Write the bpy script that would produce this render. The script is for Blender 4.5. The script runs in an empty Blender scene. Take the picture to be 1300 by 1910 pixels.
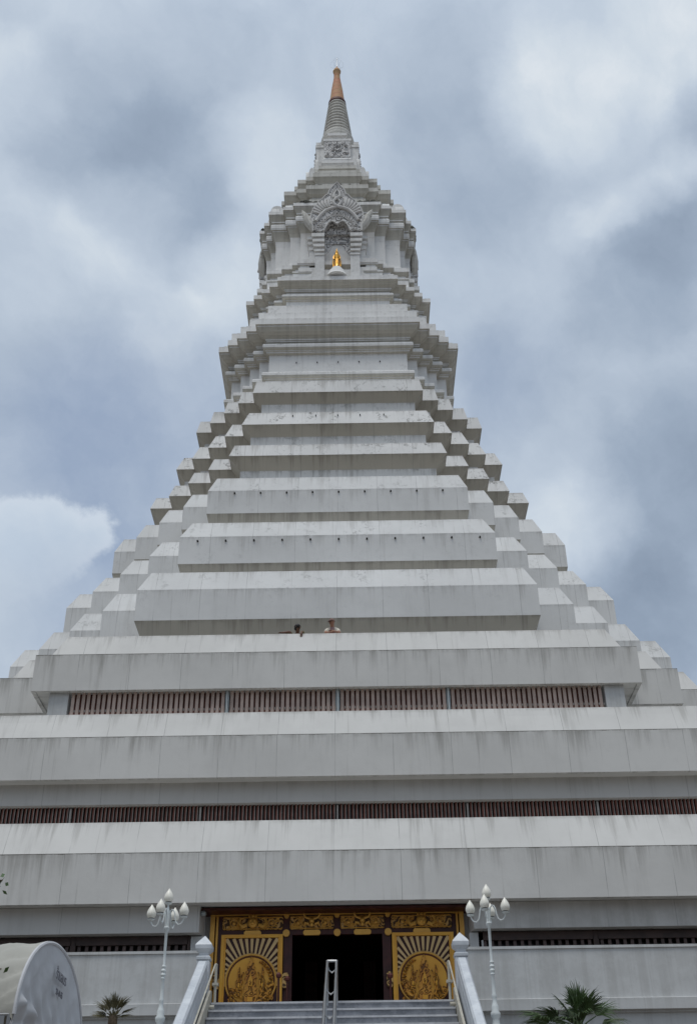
import bpy, bmesh, math, random
from mathutils import Vector, Matrix
R = random.Random(7)
scn = bpy.context.scene
col = scn.collection
U = 0.5            # metres per layout unit
EYE = 1.6          # camera height, metres; layout z is measured from eye level
YC = 100.0         # tower axis, layout units in front of the camera
GZ = -EYE / U      # ground level in layout units

# ------------------------------------------------------------------ camera
f_px, th, roll, yaw = 2146.0, 0.578101, -0.013040, -0.0034660
cam = bpy.data.cameras.new("camera"); camo = bpy.data.objects.new("camera", cam); col.objects.link(camo)
cam.sensor_fit = 'VERTICAL'; cam.sensor_height = 36.0; cam.lens = 36.0 * f_px / 1910.0
cam.clip_start = 0.1; cam.clip_end = 4000
c, s = math.cos(yaw), math.sin(yaw)
Rt = Vector((c, -s, 0)); Fh = Vector((s, c, 0))
Fw = Fh * math.cos(th) + Vector((0, 0, math.sin(th))); Up = -Fh * math.sin(th) + Vector((0, 0, math.cos(th)))
c, s = math.cos(roll), math.sin(roll)
R2 = Rt * c + Up * s; U2 = Up * c - Rt * s
M = Matrix((R2, U2, -Fw)).transposed().to_4x4(); M.translation = Vector((1.1548 * U, 0, EYE))
camo.matrix_world = M
scn.camera = camo
scn.view_settings.view_transform = 'Standard'; scn.view_settings.look = 'None'
scn.view_settings.exposure = 0.0; scn.view_settings.gamma = 1.0

# ------------------------------------------------------------------ node helpers
def nn(nt, t, **kw):
    n = nt.nodes.new(t)
    for k, v in kw.items():
        if k.startswith('i_'):
            n.inputs[k[2:].replace('_', ' ')].default_value = v
        else: setattr(n, k, v)
    return n
def math_(nt, op, a, b=None, c=None, clamp=False):
    n = nt.nodes.new('ShaderNodeMath'); n.operation = op; n.use_clamp = clamp
    for i, v in enumerate((a, b, c)):
        if v is None: continue
        if isinstance(v, (int, float)): n.inputs[i].default_value = v
        else: nt.links.new(v, n.inputs[i])
    return n.outputs[0]
def mixc(nt, fac, a, b, mode='MIX'):
    n = nt.nodes.new('ShaderNodeMix'); n.data_type = 'RGBA'; n.blend_type = mode
    for sock, v in ((n.inputs[0], fac), (n.inputs[6], a), (n.inputs[7], b)):
        if isinstance(v, (int, float)): sock.default_value = v
        elif isinstance(v, (tuple, list)): sock.default_value = tuple(v) + ((1,) if len(v) == 3 else ())
        else: nt.links.new(v, sock)
    return n.outputs[2]
def ramp(nt, v, stops):
    n = nt.nodes.new('ShaderNodeValToRGB'); nt.links.new(v, n.inputs[0])
    e = n.color_ramp.elements
    while len(e) < len(stops): e.new(0.5)
    for el, (p, cc) in zip(e, stops):
        el.position = p; el.color = tuple(cc) + ((1,) if len(cc) == 3 else ())
    return n.outputs[0]
def sm(nt, v, a, b):
    n = nt.nodes.new('ShaderNodeMapRange'); n.interpolation_type = 'SMOOTHSTEP'
    nt.links.new(v, n.inputs[0]); n.inputs[1].default_value = a; n.inputs[2].default_value = b
    return n.outputs[0]
def noise(nt, vec, scale, detail=4, rough=0.55):
    n = nt.nodes.new('ShaderNodeTexNoise'); n.inputs['Scale'].default_value = scale
    n.inputs['Detail'].default_value = detail; n.inputs['Roughness'].default_value = rough
    if vec is not None: nt.links.new(vec, n.inputs['Vector'])
    return n.outputs[0]
def scalev(nt, vec, v):
    n = nt.nodes.new('ShaderNodeVectorMath'); n.operation = 'MULTIPLY'
    nt.links.new(vec, n.inputs[0]); n.inputs[1].default_value = v
    return n.outputs[0]
def srgb(r, g, b):
    f = lambda x: ((x / 255 + 0.055) / 1.055) ** 2.4 if x > 10 else x / 255 / 12.92
    return (f(r), f(g), f(b))

# ------------------------------------------------------------------ sky: Nishita air behind a procedural broken overcast
SUN_EL, SUN_AZ = math.radians(72), math.radians(205)     # azimuth: clockwise from +Y
wd = bpy.data.worlds.new("World"); scn.world = wd; wd.use_nodes = True
nt = wd.node_tree; nt.nodes.clear()
out = nt.nodes.new('ShaderNodeOutputWorld'); bg = nt.nodes.new('ShaderNodeBackground'); bg2 = nt.nodes.new('ShaderNodeBackground')
sky = nt.nodes.new('ShaderNodeTexSky'); sky.sky_type = 'NISHITA'; sky.sun_disc = False
sky.sun_elevation = SUN_EL; sky.sun_rotation = SUN_AZ; sky.air_density = 1.0; sky.dust_density = 1.5
nt.links.new(sky.outputs[0], bg.inputs[0]); bg.inputs[1].default_value = 0.13
tc = nt.nodes.new('ShaderNodeTexCoord')
# warped direction
w1 = nt.nodes.new('ShaderNodeTexNoise'); w1.inputs['Scale'].default_value = 5.0; w1.inputs['Detail'].default_value = 9; w1.inputs['Roughness'].default_value = 0.62
nt.links.new(tc.outputs['Generated'], w1.inputs['Vector'])
sub = nt.nodes.new('ShaderNodeVectorMath'); sub.operation = 'SUBTRACT'; nt.links.new(w1.outputs['Color'], sub.inputs[0]); sub.inputs[1].default_value = (.5, .5, .5)
add = nt.nodes.new('ShaderNodeVectorMath'); add.operation = 'MULTIPLY_ADD'; nt.links.new(sub.outputs[0], add.inputs[0]); add.inputs[1].default_value = (.10, .10, .10); nt.links.new(tc.outputs['Generated'], add.inputs[2])
nrm = nt.nodes.new('ShaderNodeVectorMath'); nrm.operation = 'NORMALIZE'; nt.links.new(add.outputs[0], nrm.inputs[0])
BL=[(0.183,0.673,0.717,0.022,0.10),(0.204,0.664,0.72,0.024,0.13),(0.227,0.653,0.723,0.024,0.14),(0.247,0.64,0.727,0.024,0.14),(0.266,0.626,0.733,0.024,0.14),(0.167,0.596,0.786,0.051,0.26),(0.257,0.547,0.797,0.065,0.30),(0.156,0.558,0.815,0.035,0.08),(-0.255,0.573,0.779,0.042,0.2),(-0.186,0.667,0.722,0.047,0.22),(-0.074,0.632,0.771,0.042,0.16),(-0.105,0.713,0.693,0.042,0.2),(-0.159,0.729,0.666,0.037,0.12),(0.193,0.837,0.512,0.055,0.22),(-0.27,0.66,0.7,0.06,0.15),(-0.201,0.604,0.772,0.065,-0.22),(-0.149,0.642,0.752,0.061,-0.22),(-0.143,0.675,0.724,0.045,-0.16),(0.076,0.585,0.808,0.056,-0.12),(0.082,0.65,0.755,0.07,-0.14),(0.285,0.587,0.765,0.026,-0.22),(0.259,0.663,0.702,0.045,-0.25),(0.223,0.709,0.669,0.047,-0.2),(0.283,0.792,0.541,0.085,-0.35),(0.242,0.867,0.435,0.066,-0.45),(0.159,0.782,0.603,0.056,-0.05),(-0.135,0.575,0.807,0.056,-0.06)]
BB=[(-0.181,0.798,0.576,0.115,0.95),(-0.209,0.856,0.473,0.07,0.7),(-0.24,0.77,0.59,0.08,0.5),(0.095,0.782,0.616,0.061,0.4),(0.136,0.76,0.64,0.05,0.35)]
GAIN = 1.0
def blobs(L, base):
    acc = base
    for x, y, z, r, am in L:
        d = nt.nodes.new('ShaderNodeVectorMath'); d.operation = 'DOT_PRODUCT'
        nt.links.new(nrm.outputs[0], d.inputs[0]); d.inputs[1].default_value = Vector((x, y, z)).normalized()
        m = sm(nt, d.outputs['Value'], math.cos(r * 1.3), math.cos(r * 0.1))
        acc = math_(nt, 'MULTIPLY_ADD', m, am * GAIN, acc)
    return acc
# wisps are stretched along the drift of the cloud deck
rotv = nt.nodes.new('ShaderNodeVectorRotate'); rotv.rotation_type = 'Z_AXIS'; rotv.inputs['Angle'].default_value = 0.5; nt.links.new(nrm.outputs[0], rotv.inputs['Vector'])
n1 = noise(nt, scalev(nt, rotv.outputs[0], (1.5, 1, 1.9)), 3.4, 10, 0.60)
n2 = noise(nt, scalev(nt, rotv.outputs[0], (2.0, 1, 1.4)), 9.0, 10, 0.62)
n3 = noise(nt, nrm.outputs[0], 30.0, 6, 0.6)
V = blobs(BL, 0.55)
V = math_(nt, 'ADD', V, math_(nt, 'MULTIPLY', math_(nt, 'SUBTRACT', n1, 0.5), 0.62))
V = math_(nt, 'ADD', V, math_(nt, 'MULTIPLY', math_(nt, 'SUBTRACT', n2, 0.5), 0.32))
V = math_(nt, 'ADD', V, math_(nt, 'MULTIPLY', math_(nt, 'SUBTRACT', n3, 0.5), 0.05), clamp=True)
ccol = ramp(nt, V, [(0.0, srgb(128, 143, 163)), (0.28, srgb(153, 168, 187)), (0.52, srgb(177, 190, 206)), (0.66, srgb(189, 201, 215)), (0.8, srgb(203, 213, 223)), (1.0, srgb(230, 234, 238))])
# low cumulus with a crisp, billowing upper edge
CU = ((-0.275, 0.817, 0.500, 0.053), (-0.247, 0.818, 0.512, 0.038), (-0.218, 0.824, 0.520, 0.025), (-0.209, 0.818, 0.535, 0.010), (-0.253, 0.808, 0.530, 0.014), (-0.236, 0.813, 0.527, 0.010))
dist = None
for x, y, z, r in CU:
    d = nt.nodes.new('ShaderNodeVectorMath'); d.operation = 'DISTANCE'
    nt.links.new(tc.outputs['Generated'], d.inputs[0]); d.inputs[1].default_value = (x, y, z)
    q_ = math_(nt, 'SUBTRACT', d.outputs['Value'], r)
    dist = q_ if dist is None else math_(nt, 'SMOOTH_MIN', dist, q_, 0.012)
bil = noise(nt, tc.outputs['Generated'], 42.0, 8, 0.62)
dist = math_(nt, 'SUBTRACT', dist, math_(nt, 'MULTIPLY', math_(nt, 'SUBTRACT', bil, 0.5), 0.034))
sz = nt.nodes.new('ShaderNodeSeparateXYZ'); nt.links.new(tc.outputs['Generated'], sz.inputs[0])
mask = math_(nt, 'MULTIPLY', sm(nt, dist, 0.000, -0.012), sm(nt, sz.outputs[2], 0.445, 0.535))
lit = ramp(nt, math_(nt, 'ADD', sm(nt, dist, 0.0, -0.05), math_(nt, 'MULTIPLY', math_(nt, 'SUBTRACT', n3, 0.5), 0.7)), [(0.0, srgb(203, 213, 225)), (0.3, srgb(197, 209, 222)), (1.0, srgb(183, 198, 215))])
ccol = mixc(nt, math_(nt, 'MULTIPLY', mask, 0.8), ccol, lit)
cumask = mask
# an overcast deck is brightest overhead and dim near the skyline
spd = nt.nodes.new('ShaderNodeSeparateXYZ'); nt.links.new(tc.outputs['Generated'], spd.inputs[0])
zen = math_(nt, 'MULTIPLY_ADD', sm(nt, spd.outputs[2], 0.0, 0.30), 0.72, 0.30)
zen = math_(nt, 'MULTIPLY_ADD', sm(nt, spd.outputs[2], 0.80, 1.0), 0.5, zen)
bc = nt.nodes.new('ShaderNodeVectorMath'); bc.operation = 'SCALE'; nt.links.new(ccol, bc.inputs[0]); nt.links.new(zen, bc.inputs['Scale'])
nt.links.new(bc.outputs[0], bg2.inputs[0]); bg2.inputs[1].default_value = 1.03
B = blobs(BB, 0.02)
B = math_(nt, 'MULTIPLY', B, math_(nt, 'SUBTRACT', 1.25, V), clamp=True)
mx = nt.nodes.new('ShaderNodeMixShader')
nt.links.new(math_(nt, 'MULTIPLY', math_(nt, 'MULTIPLY', B, 0.5), math_(nt, 'SUBTRACT', 1.0, cumask)), mx.inputs[0]); nt.links.new(bg2.outputs[0], mx.inputs[1]); nt.links.new(bg.outputs[0], mx.inputs[2])
nt.links.new(mx.outputs[0], out.inputs[0])

sun = bpy.data.lights.new("sun", 'SUN'); sun.energy = 1.6; sun.angle = math.radians(28); sun.color = (1.0, 0.95, 0.87)
suno = bpy.data.objects.new("sun", sun); col.objects.link(suno)
sd = Vector((math.sin(SUN_AZ) * math.cos(SUN_EL), math.cos(SUN_AZ) * math.cos(SUN_EL), math.sin(SUN_EL)))
suno.rotation_euler = sd.to_track_quat('Z', 'Y').to_euler()

# ------------------------------------------------------------------ materials
MAT = {}
def base_mat(name):
    m = bpy.data.materials.new(name); m.use_nodes = True; nt = m.node_tree; nt.nodes.clear()
    o = nt.nodes.new('ShaderNodeOutputMaterial'); b = nt.nodes.new('ShaderNodeBsdfPrincipled'); nt.links.new(b.outputs[0], o.inputs[0])
    MAT[name] = m
    return m, nt, b
def bump(nt, b, h, strength=0.3, dist=0.02):
    n = nt.nodes.new('ShaderNodeBump'); n.inputs['Strength'].default_value = strength; n.inputs['Distance'].default_value = dist
    nt.links.new(h, n.inputs['Height']); nt.links.new(n.outputs[0], b.inputs['Normal'])
def concrete(name, base, streak=0.35, lichen=0.0, seam=3.3, grime=(), rough=0.8, warm=(0.30, 0.27, 0.22)):
    """painted concrete: mottling, rain streaks, panel joints every `seam` units, lichen, dirt lines at the arrises in `grime`"""
    m, nt, b = base_mat(name)
    g = nt.nodes.new('ShaderNodeNewGeometry'); P = g.outputs['Position']
    sp = nt.nodes.new('ShaderNodeSeparateXYZ'); nt.links.new(P, sp.inputs[0])
    sn = nt.nodes.new('ShaderNodeSeparateXYZ'); nt.links.new(g.outputs['True Normal'], sn.inputs[0])
    big = noise(nt, P, 0.35, 5, 0.6); med = noise(nt, P, 2.2, 5, 0.65)
    cc = mixc(nt, sm(nt, big, 0.3, 0.7), tuple(x * 0.93 for x in base), tuple(x * 1.04 for x in base))
    cc = mixc(nt, math_(nt, 'MULTIPLY', sm(nt, med, 0.45, 0.75), 0.22), cc, tuple(x * 0.8 for x in base))
    # rain streaks: coordinate along the wall and height, so stains run downhill on slopes too
    facing = math_(nt, 'GREATER_THAN', math_(nt, 'ABSOLUTE', sn.outputs[1]), math_(nt, 'ABSOLUTE', sn.outputs[0]))
    t = math_(nt, 'ADD', math_(nt, 'MULTIPLY', sp.outputs[0], facing), math_(nt, 'MULTIPLY', sp.outputs[1], math_(nt, 'SUBTRACT', 1.0, facing)))
    cw = nt.nodes.new('ShaderNodeCombineXYZ'); nt.links.new(t, cw.inputs[0]); nt.links.new(facing, cw.inputs[1]); nt.links.new(sp.outputs[2], cw.inputs[2]); W = cw.outputs[0]
    sv = scalev(nt, W, (1.0, 7.0, 0.07))
    s1 = noise(nt, sv, 2.6, 6, 0.7); s2 = noise(nt, sv, 0.5, 2, 0.5)
    st = math_(nt, 'MULTIPLY', sm(nt, s1, 0.52, 0.72), sm(nt, s2, 0.42, 0.62))
    cc = mixc(nt, math_(nt, 'MULTIPLY', st, streak * 0.55), cc, tuple(x * 0.45 for x in warm))
    s3 = noise(nt, scalev(nt, W, (1.0, 7.0, 0.03)), 7.0, 3, 0.6)
    cc = mixc(nt, math_(nt, 'MULTIPLY', sm(nt, s3, 0.6, 0.72), streak * 0.55), cc, tuple(x * 0.5 for x in warm))
    # rain stains hanging from the upper edge of each band, every drip its own length
    at = nt.nodes.new('ShaderNodeAttribute'); at.attribute_name = 'below'
    flat_ = scalev(nt, W, (1.0, 7.0, 0.02))
    ln1 = math_(nt, 'MULTIPLY', math_(nt, 'SUBTRACT', noise(nt, flat_, 2.3, 8, 0.8), 0.47), 6.0)
    drip = math_(nt, 'MULTIPLY', math_(nt, 'SUBTRACT', ln1, at.outputs['Fac']), 1.6, clamp=True)
    hasb = math_(nt, 'GREATER_THAN', ln1, 0.0)
    cc = mixc(nt, math_(nt, 'MULTIPLY', math_(nt, 'MULTIPLY', drip, hasb), streak * 0.75), cc, tuple(x * 0.5 for x in warm))
    edge = math_(nt, 'MULTIPLY', sm(nt, at.outputs['Fac'], 0.16, 0.0), sm(nt, noise(nt, P, 2.0, 7, 0.75), 0.42, 0.6))
    cc = mixc(nt, math_(nt, 'MULTIPLY', edge, streak * 0.6), cc, (0.13, 0.12, 0.10))
    if seam:
        fr = math_(nt, 'FRACT', math_(nt, 'ADD', math_(nt, 'DIVIDE', t, seam * U), 100.0 + 0.006))
        ln = math_(nt, 'LESS_THAN', fr, 0.011)
        pid = math_(nt, 'FLOOR', math_(nt, 'ADD', math_(nt, 'DIVIDE', t, seam * U), 100.0 + 0.006))
        wn = nt.nodes.new('ShaderNodeTexWhiteNoise'); wn.noise_dimensions = '2D'
        cb = nt.nodes.new('ShaderNodeCombineXYZ'); nt.links.new(pid, cb.inputs[0]); nt.links.new(math_(nt, 'FLOOR', math_(nt, 'DIVIDE', sp.outputs[2], 3.0)), cb.inputs[1]); nt.links.new(cb.outputs[0], wn.inputs['Vector'])
        cc = mixc(nt, math_(nt, 'MULTIPLY', wn.outputs['Value'], 0.10), cc, tuple(x * 0.6 for x in base))
        lw = math_(nt, 'MULTIPLY', ln, sm(nt, noise(nt, P, 0.9, 2), 0.3, 0.6))
        cc = mixc(nt, math_(nt, 'MULTIPLY', lw, 0.4), cc, (0.12, 0.12, 0.12))
    if lichen:
        l1 = noise(nt, P, 1.3, 8, 0.72); l2 = noise(nt, P, 6.0, 6, 0.7)
        up = sm(nt, sn.outputs[2], -0.2, 0.5)
        lm = math_(nt, 'MULTIPLY', sm(nt, l1, 0.50, 0.66), sm(nt, l2, 0.47, 0.58))
        lm = math_(nt, 'MULTIPLY', lm, math_(nt, 'MULTIPLY_ADD', up, 0.8, 0.2))
        cc = mixc(nt, math_(nt, 'MULTIPLY', lm, lichen), cc, (0.075, 0.075, 0.065))
    for z in grime:
        zz = EYE + z * U
        d = math_(nt, 'ABSOLUTE', math_(nt, 'SUBTRACT', sp.outputs[2], zz))
        e = math_(nt, 'MULTIPLY', noise(nt, P, 1.7, 6, 0.8), 0.085)
        k = math_(nt, 'LESS_THAN', d, math_(nt, 'SUBTRACT', e, 0.022))
        cc = mixc(nt, math_(nt, 'MULTIPLY', k, 0.75), cc, (0.08, 0.075, 0.06))
        # fuzzy dirt washed down from the arris
        dn = sm(nt, math_(nt, 'SUBTRACT', zz, sp.outputs[2]), 0.9, 0.0)
        bel = math_(nt, 'LESS_THAN', sp.outputs[2], zz)
        dk = math_(nt, 'MULTIPLY', math_(nt, 'MULTIPLY', dn, bel), sm(nt, s1, 0.45, 0.7))
        cc = mixc(nt, math_(nt, 'MULTIPLY', dk, 0.35), cc, tuple(x * 0.5 for x in warm))
    nt.links.new(cc, b.inputs['Base Color']); b.inputs['Roughness'].default_value = rough
    b.inputs['Specular IOR Level'].default_value = 0.25
    bump(nt, b, noise(nt, P, 9.0, 6, 0.7), 0.25, 0.012)
    return m
concrete('paint_lower', (0.64, 0.635, 0.615), streak=0.42, seam=3.3, grime=(17.03, 25.35, 33.08), warm=(0.33, 0.31, 0.27))
concrete('paint_plain', (0.555, 0.565, 0.565), streak=0.2, seam=0)
concrete('paint_seam', (0.55, 0.545, 0.53), streak=0.2, seam=3.3)
concrete('paint_mid', (0.68, 0.685, 0.68), streak=0.30, lichen=0.35, seam=3.3)
concrete('paint_high', (0.72, 0.72, 0.71), streak=0.5, lichen=0.9, seam=3.3)
concrete('soffit_brown_shade', (0.44, 0.415, 0.36), streak=0.55, lichen=0.1, seam=3.3)  # brown streaked soffit concrete, also darkened in colour to deepen underside shade
concrete('stucco_shade', (0.56, 0.54, 0.48), streak=0.3, lichen=0.3, seam=0)  # darker stucco copy: shade under the mouldings put into the colour
concrete('stucco', (0.81, 0.81, 0.80), streak=0.24, lichen=0.6, seam=0)
concrete('stucco_roof', (0.64, 0.63, 0.59), streak=0.35, lichen=1.0, seam=0)
concrete('stucco_clean', (0.78, 0.78, 0.77), streak=0.2, lichen=0.25, seam=0)
def simple(name, colr, rough=0.6, metal=0.0, var=0.15, nscale=3.0, bs=0.0, bscale=20, spec=0.4, **kw):
    m, nt, b = base_mat(name)
    g = nt.nodes.new('ShaderNodeTexCoord'); P = g.outputs['Object']
    n = noise(nt, P, nscale, 5, 0.6)
    cc = mixc(nt, sm(nt, n, 0.3, 0.7), tuple(x * (1 - var) for x in colr), tuple(min(1, x * (1 + var)) for x in colr))
    nt.links.new(cc, b.inputs['Base Color']); b.inputs['Roughness'].default_value = rough; b.inputs['Metallic'].default_value = metal
    b.inputs['Specular IOR Level'].default_value = spec
    if bs: bump(nt, b, noise(nt, P, bscale, 4, 0.6), bs, 0.02)
    return m
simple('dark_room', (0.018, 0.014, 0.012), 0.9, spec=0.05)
simple('louvre_pale', (0.43, 0.335, 0.29), 0.6, var=0.22, nscale=1.5)
simple('louvre_dim', (0.085, 0.055, 0.05), 0.5, var=0.4)
simple('louvre_red', (0.17, 0.065, 0.048), 0.6, var=0.3)
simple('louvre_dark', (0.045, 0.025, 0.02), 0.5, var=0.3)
simple('louvre_edge', (0.32, 0.30, 0.28), 0.5, var=0.2)
simple('window_glass', (0.03, 0.026, 0.026), 0.25, var=0.3, nscale=1.2)
simple('dark_wood', (0.055, 0.012, 0.009), 0.45, var=0.3, nscale=4)
simple('post_steel', (0.33, 0.37, 0.38), 0.45, 0.3)
simple('steel', (0.42, 0.43, 0.44), 0.32, 1.0, var=0.08)
simple('white_enamel', (0.62, 0.66, 0.66), 0.4, var=0.06)
simple('glass_globe', (0.80, 0.78, 0.70), 0.35, var=0.05, nscale=8)
simple('black_plastic', (0.02, 0.02, 0.02), 0.5)
simple('pipe_dark', (0.015, 0.013, 0.012), 0.8)
simple('statue_gold', (0.75, 0.42, 0.09), 0.35, 0.75, var=0.15, nscale=5, bs=0.3, bscale=14)
simple('collar_red', (0.10, 0.025, 0.02), 0.6)
simple('moss', (0.13, 0.13, 0.11), 0.95, var=0.75, nscale=5, bs=0.8)
simple('tent_canvas', (0.50, 0.51, 0.53), 0.75, var=0.08, nscale=1.0, bs=0.5, bscale=3)
simple('canvas_cream', (0.36, 0.355, 0.32), 0.8, var=0.12, nscale=1.0, bs=0.5, bscale=3)
simple('tent_ink', (0.15, 0.15, 0.17), 0.8)
simple('tent_pole', (0.25, 0.26, 0.27), 0.5, 0.5)
simple('bark', (0.10, 0.075, 0.05), 0.9, var=0.35, nscale=8, bs=0.8)
simple('palm_green', (0.05, 0.085, 0.028), 0.5, var=0.45, nscale=2.5)
simple('palm_dry', (0.09, 0.08, 0.038), 0.7, var=0.5, nscale=3.5)
simple('leaf_green', (0.06, 0.11, 0.03), 0.5, var=0.4, nscale=3)
simple('skin_tan', (0.36, 0.19, 0.13), 0.6, var=0.05)
simple('skin_brown', (0.14, 0.07, 0.045), 0.6, var=0.05)
simple('cloth_white', (0.62, 0.58, 0.50), 0.85, var=0.1)
simple('cloth_pink', (0.30, 0.20, 0.20), 0.85, var=0.2)
simple('cloth_brown', (0.22, 0.14, 0.12), 0.85, var=0.2)
simple('cloth_olive', (0.16, 0.14, 0.06), 0.85, var=0.2)
simple('cloth_dark', (0.03, 0.03, 0.035), 0.85, var=0.2)
simple('hair', (0.012, 0.01, 0.01), 0.6)
# copper cone
m, nt, b = base_mat('copper_leaf')
tcn = nt.nodes.new('ShaderNodeNewGeometry'); P = tcn.outputs['Position']
sp = nt.nodes.new('ShaderNodeSeparateXYZ'); nt.links.new(P, sp.inputs[0])
cc = mixc(nt, sm(nt, noise(nt, scalev(nt, P, (1, 1, 0.5)), 1.6, 6, 0.7), 0.35, 0.65), (0.52, 0.20, 0.13), (0.50, 0.33, 0.17))
fr = math_(nt, 'FRACT', math_(nt, 'MULTIPLY', sp.outputs[2], 2.2))
cc = mixc(nt, math_(nt, 'MULTIPLY', math_(nt, 'LESS_THAN', fr, 0.08), 0.5), cc, (0.15, 0.07, 0.04))
nt.links.new(cc, b.inputs['Base Color']); b.inputs['Metallic'].default_value = 0.1; b.inputs['Roughness'].default_value = 0.75
# marble
def marble(name, c1, c2, c3, sc, speck=True):
    m, nt, b = base_mat(name)
    g = nt.nodes.new('ShaderNodeNewGeometry'); P = g.outputs['Position']
    a = noise(nt, P, sc, 8, 0.7); v = noise(nt, P, sc * 5, 6, 0.75)
    cc = mixc(nt, sm(nt, a, 0.35, 0.68), c1, c2); cc = mixc(nt, math_(nt, 'MULTIPLY', sm(nt, v, 0.5, 0.72), 0.6), cc, c3)
    nt.links.new(cc, b.inputs['Base Color']); b.inputs['Roughness'].default_value = 0.5
    return m
marble('marble_grey', (0.17, 0.18, 0.20), (0.34, 0.35, 0.38), (0.11, 0.12, 0.14), 2.2)
marble('marble_edge', (0.42, 0.43, 0.45), (0.55, 0.56, 0.58), (0.30, 0.31, 0.33), 2.5)
marble('marble_white', (0.48, 0.51, 0.55), (0.62, 0.65, 0.68), (0.36, 0.39, 0.44), 2.0)
marble('stone_cream', (0.42, 0.39, 0.32), (0.52, 0.50, 0.43), (0.26, 0.24, 0.19), 3.0)
# gilded carved wood
def gold(name, c1, c2, cd, metal=0.55, rough=0.42, carve=0.0, sc=9.0, cov=(-0.5, 0.5)):
    m, nt, b = base_mat(name)
    g = nt.nodes.new('ShaderNodeTexCoord'); P = g.outputs['Object']
    a = noise(nt, P, 1.3, 4, 0.6)
    cc = mixc(nt, sm(nt, a, 0.35, 0.65), c1, c2)
    if carve:
        wv = nt.nodes.new('ShaderNodeTexVoronoi'); wv.feature = 'SMOOTH_F1'; wv.inputs['Scale'].default_value = sc
        dw = nt.nodes.new('ShaderNodeVectorMath'); dw.operation = 'ADD'
        nz = nt.nodes.new('ShaderNodeTexNoise'); nz.inputs['Scale'].default_value = sc * 0.5; nt.links.new(P, nz.inputs['Vector'])
        sc_ = scalev(nt, nz.outputs['Color'], (0.22, 0.22, 0.22)); nt.links.new(P, dw.inputs[0]); nt.links.new(sc_, dw.inputs[1])
        nt.links.new(dw.outputs[0], wv.inputs['Vector'])
        h = math_(nt, 'SINE', math_(nt, 'MULTIPLY', wv.outputs['Distance'], 26.0))
        hh = sm(nt, h, *cov)
        cc = mixc(nt, math_(nt, 'MULTIPLY', math_(nt, 'SUBTRACT', 1.0, hh), carve), cc, cd)
        bump(nt, b, hh, 0.9, 0.04)
    nt.links.new(cc, b.inputs['Base Color']); b.inputs['Metallic'].default_value = metal; b.inputs['Roughness'].default_value = rough
    return m
gold('gilt', (0.60, 0.31, 0.06), (0.72, 0.40, 0.08), (0.06, 0.02, 0.01), metal=0.35)
gold('gilt_bright', (0.74, 0.35, 0.03), (0.82, 0.43, 0.045), (0.1, 0.03, 0.01), metal=0.0, rough=0.45)
gold('gilt_carved', (0.58, 0.33, 0.11), (0.66, 0.41, 0.15), (0.03, 0.01, 0.006), metal=0.25, rough=0.55, carve=0.9, sc=6.0)
gold('gilt_relief', (0.50, 0.20, 0.03), (0.72, 0.36, 0.05), (0.04, 0.012, 0.006), metal=0.2, rough=0.5, carve=0.7, sc=7.0, cov=(-0.8, 0.1))
gold('gilt_ray', (0.55, 0.37, 0.17), (0.64, 0.45, 0.22), (0.06, 0.02, 0.02), metal=0.4, rough=0.5)
gold('relief_stucco', (0.66, 0.65, 0.64), (0.72, 0.71, 0.70), (0.16, 0.16, 0.17), metal=0.0, rough=0.85, carve=0.75, sc=3.2, cov=(-0.9, -0.2))
gold('relief_plain', (0.60, 0.59, 0.58), (0.66, 0.65, 0.63), (0.2, 0.2, 0.2), metal=0.0, rough=0.85)
gold('relief_back', (0.64, 0.63, 0.62), (0.72, 0.71, 0.70), (0.07, 0.07, 0.07), metal=0.0, rough=0.9, carve=0.8, sc=3.6, cov=(-0.95, -0.35))
# ground
m, nt, b = base_mat('paving')
g = nt.nodes.new('ShaderNodeNewGeometry'); P = g.outputs['Position']
br = nt.nodes.new('ShaderNodeTexBrick'); br.offset = 0.5; br.inputs['Scale'].default_value = 1.0
br.inputs['Brick Width'].default_value = 0.6; br.inputs['Row Height'].default_value = 0.6; br.inputs['Mortar Size'].default_value = 0.012
br.inputs['Color1'].default_value = (0.13, 0.10, 0.07, 1); br.inputs['Color2'].default_value = (0.155, 0.12, 0.085, 1); br.inputs['Mortar'].default_value = (0.10, 0.085, 0.07, 1)
nt.links.new(P, br.inputs['Vector'])
cc = mixc(nt, math_(nt, 'MULTIPLY', sm(nt, noise(nt, P, 0.4, 6, 0.6), 0.4, 0.7), 0.4), br.outputs['Color'], (0.09, 0.073, 0.052))
nt.links.new(cc, b.inputs['Base Color']); b.inputs['Roughness'].default_value = 0.85

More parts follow.
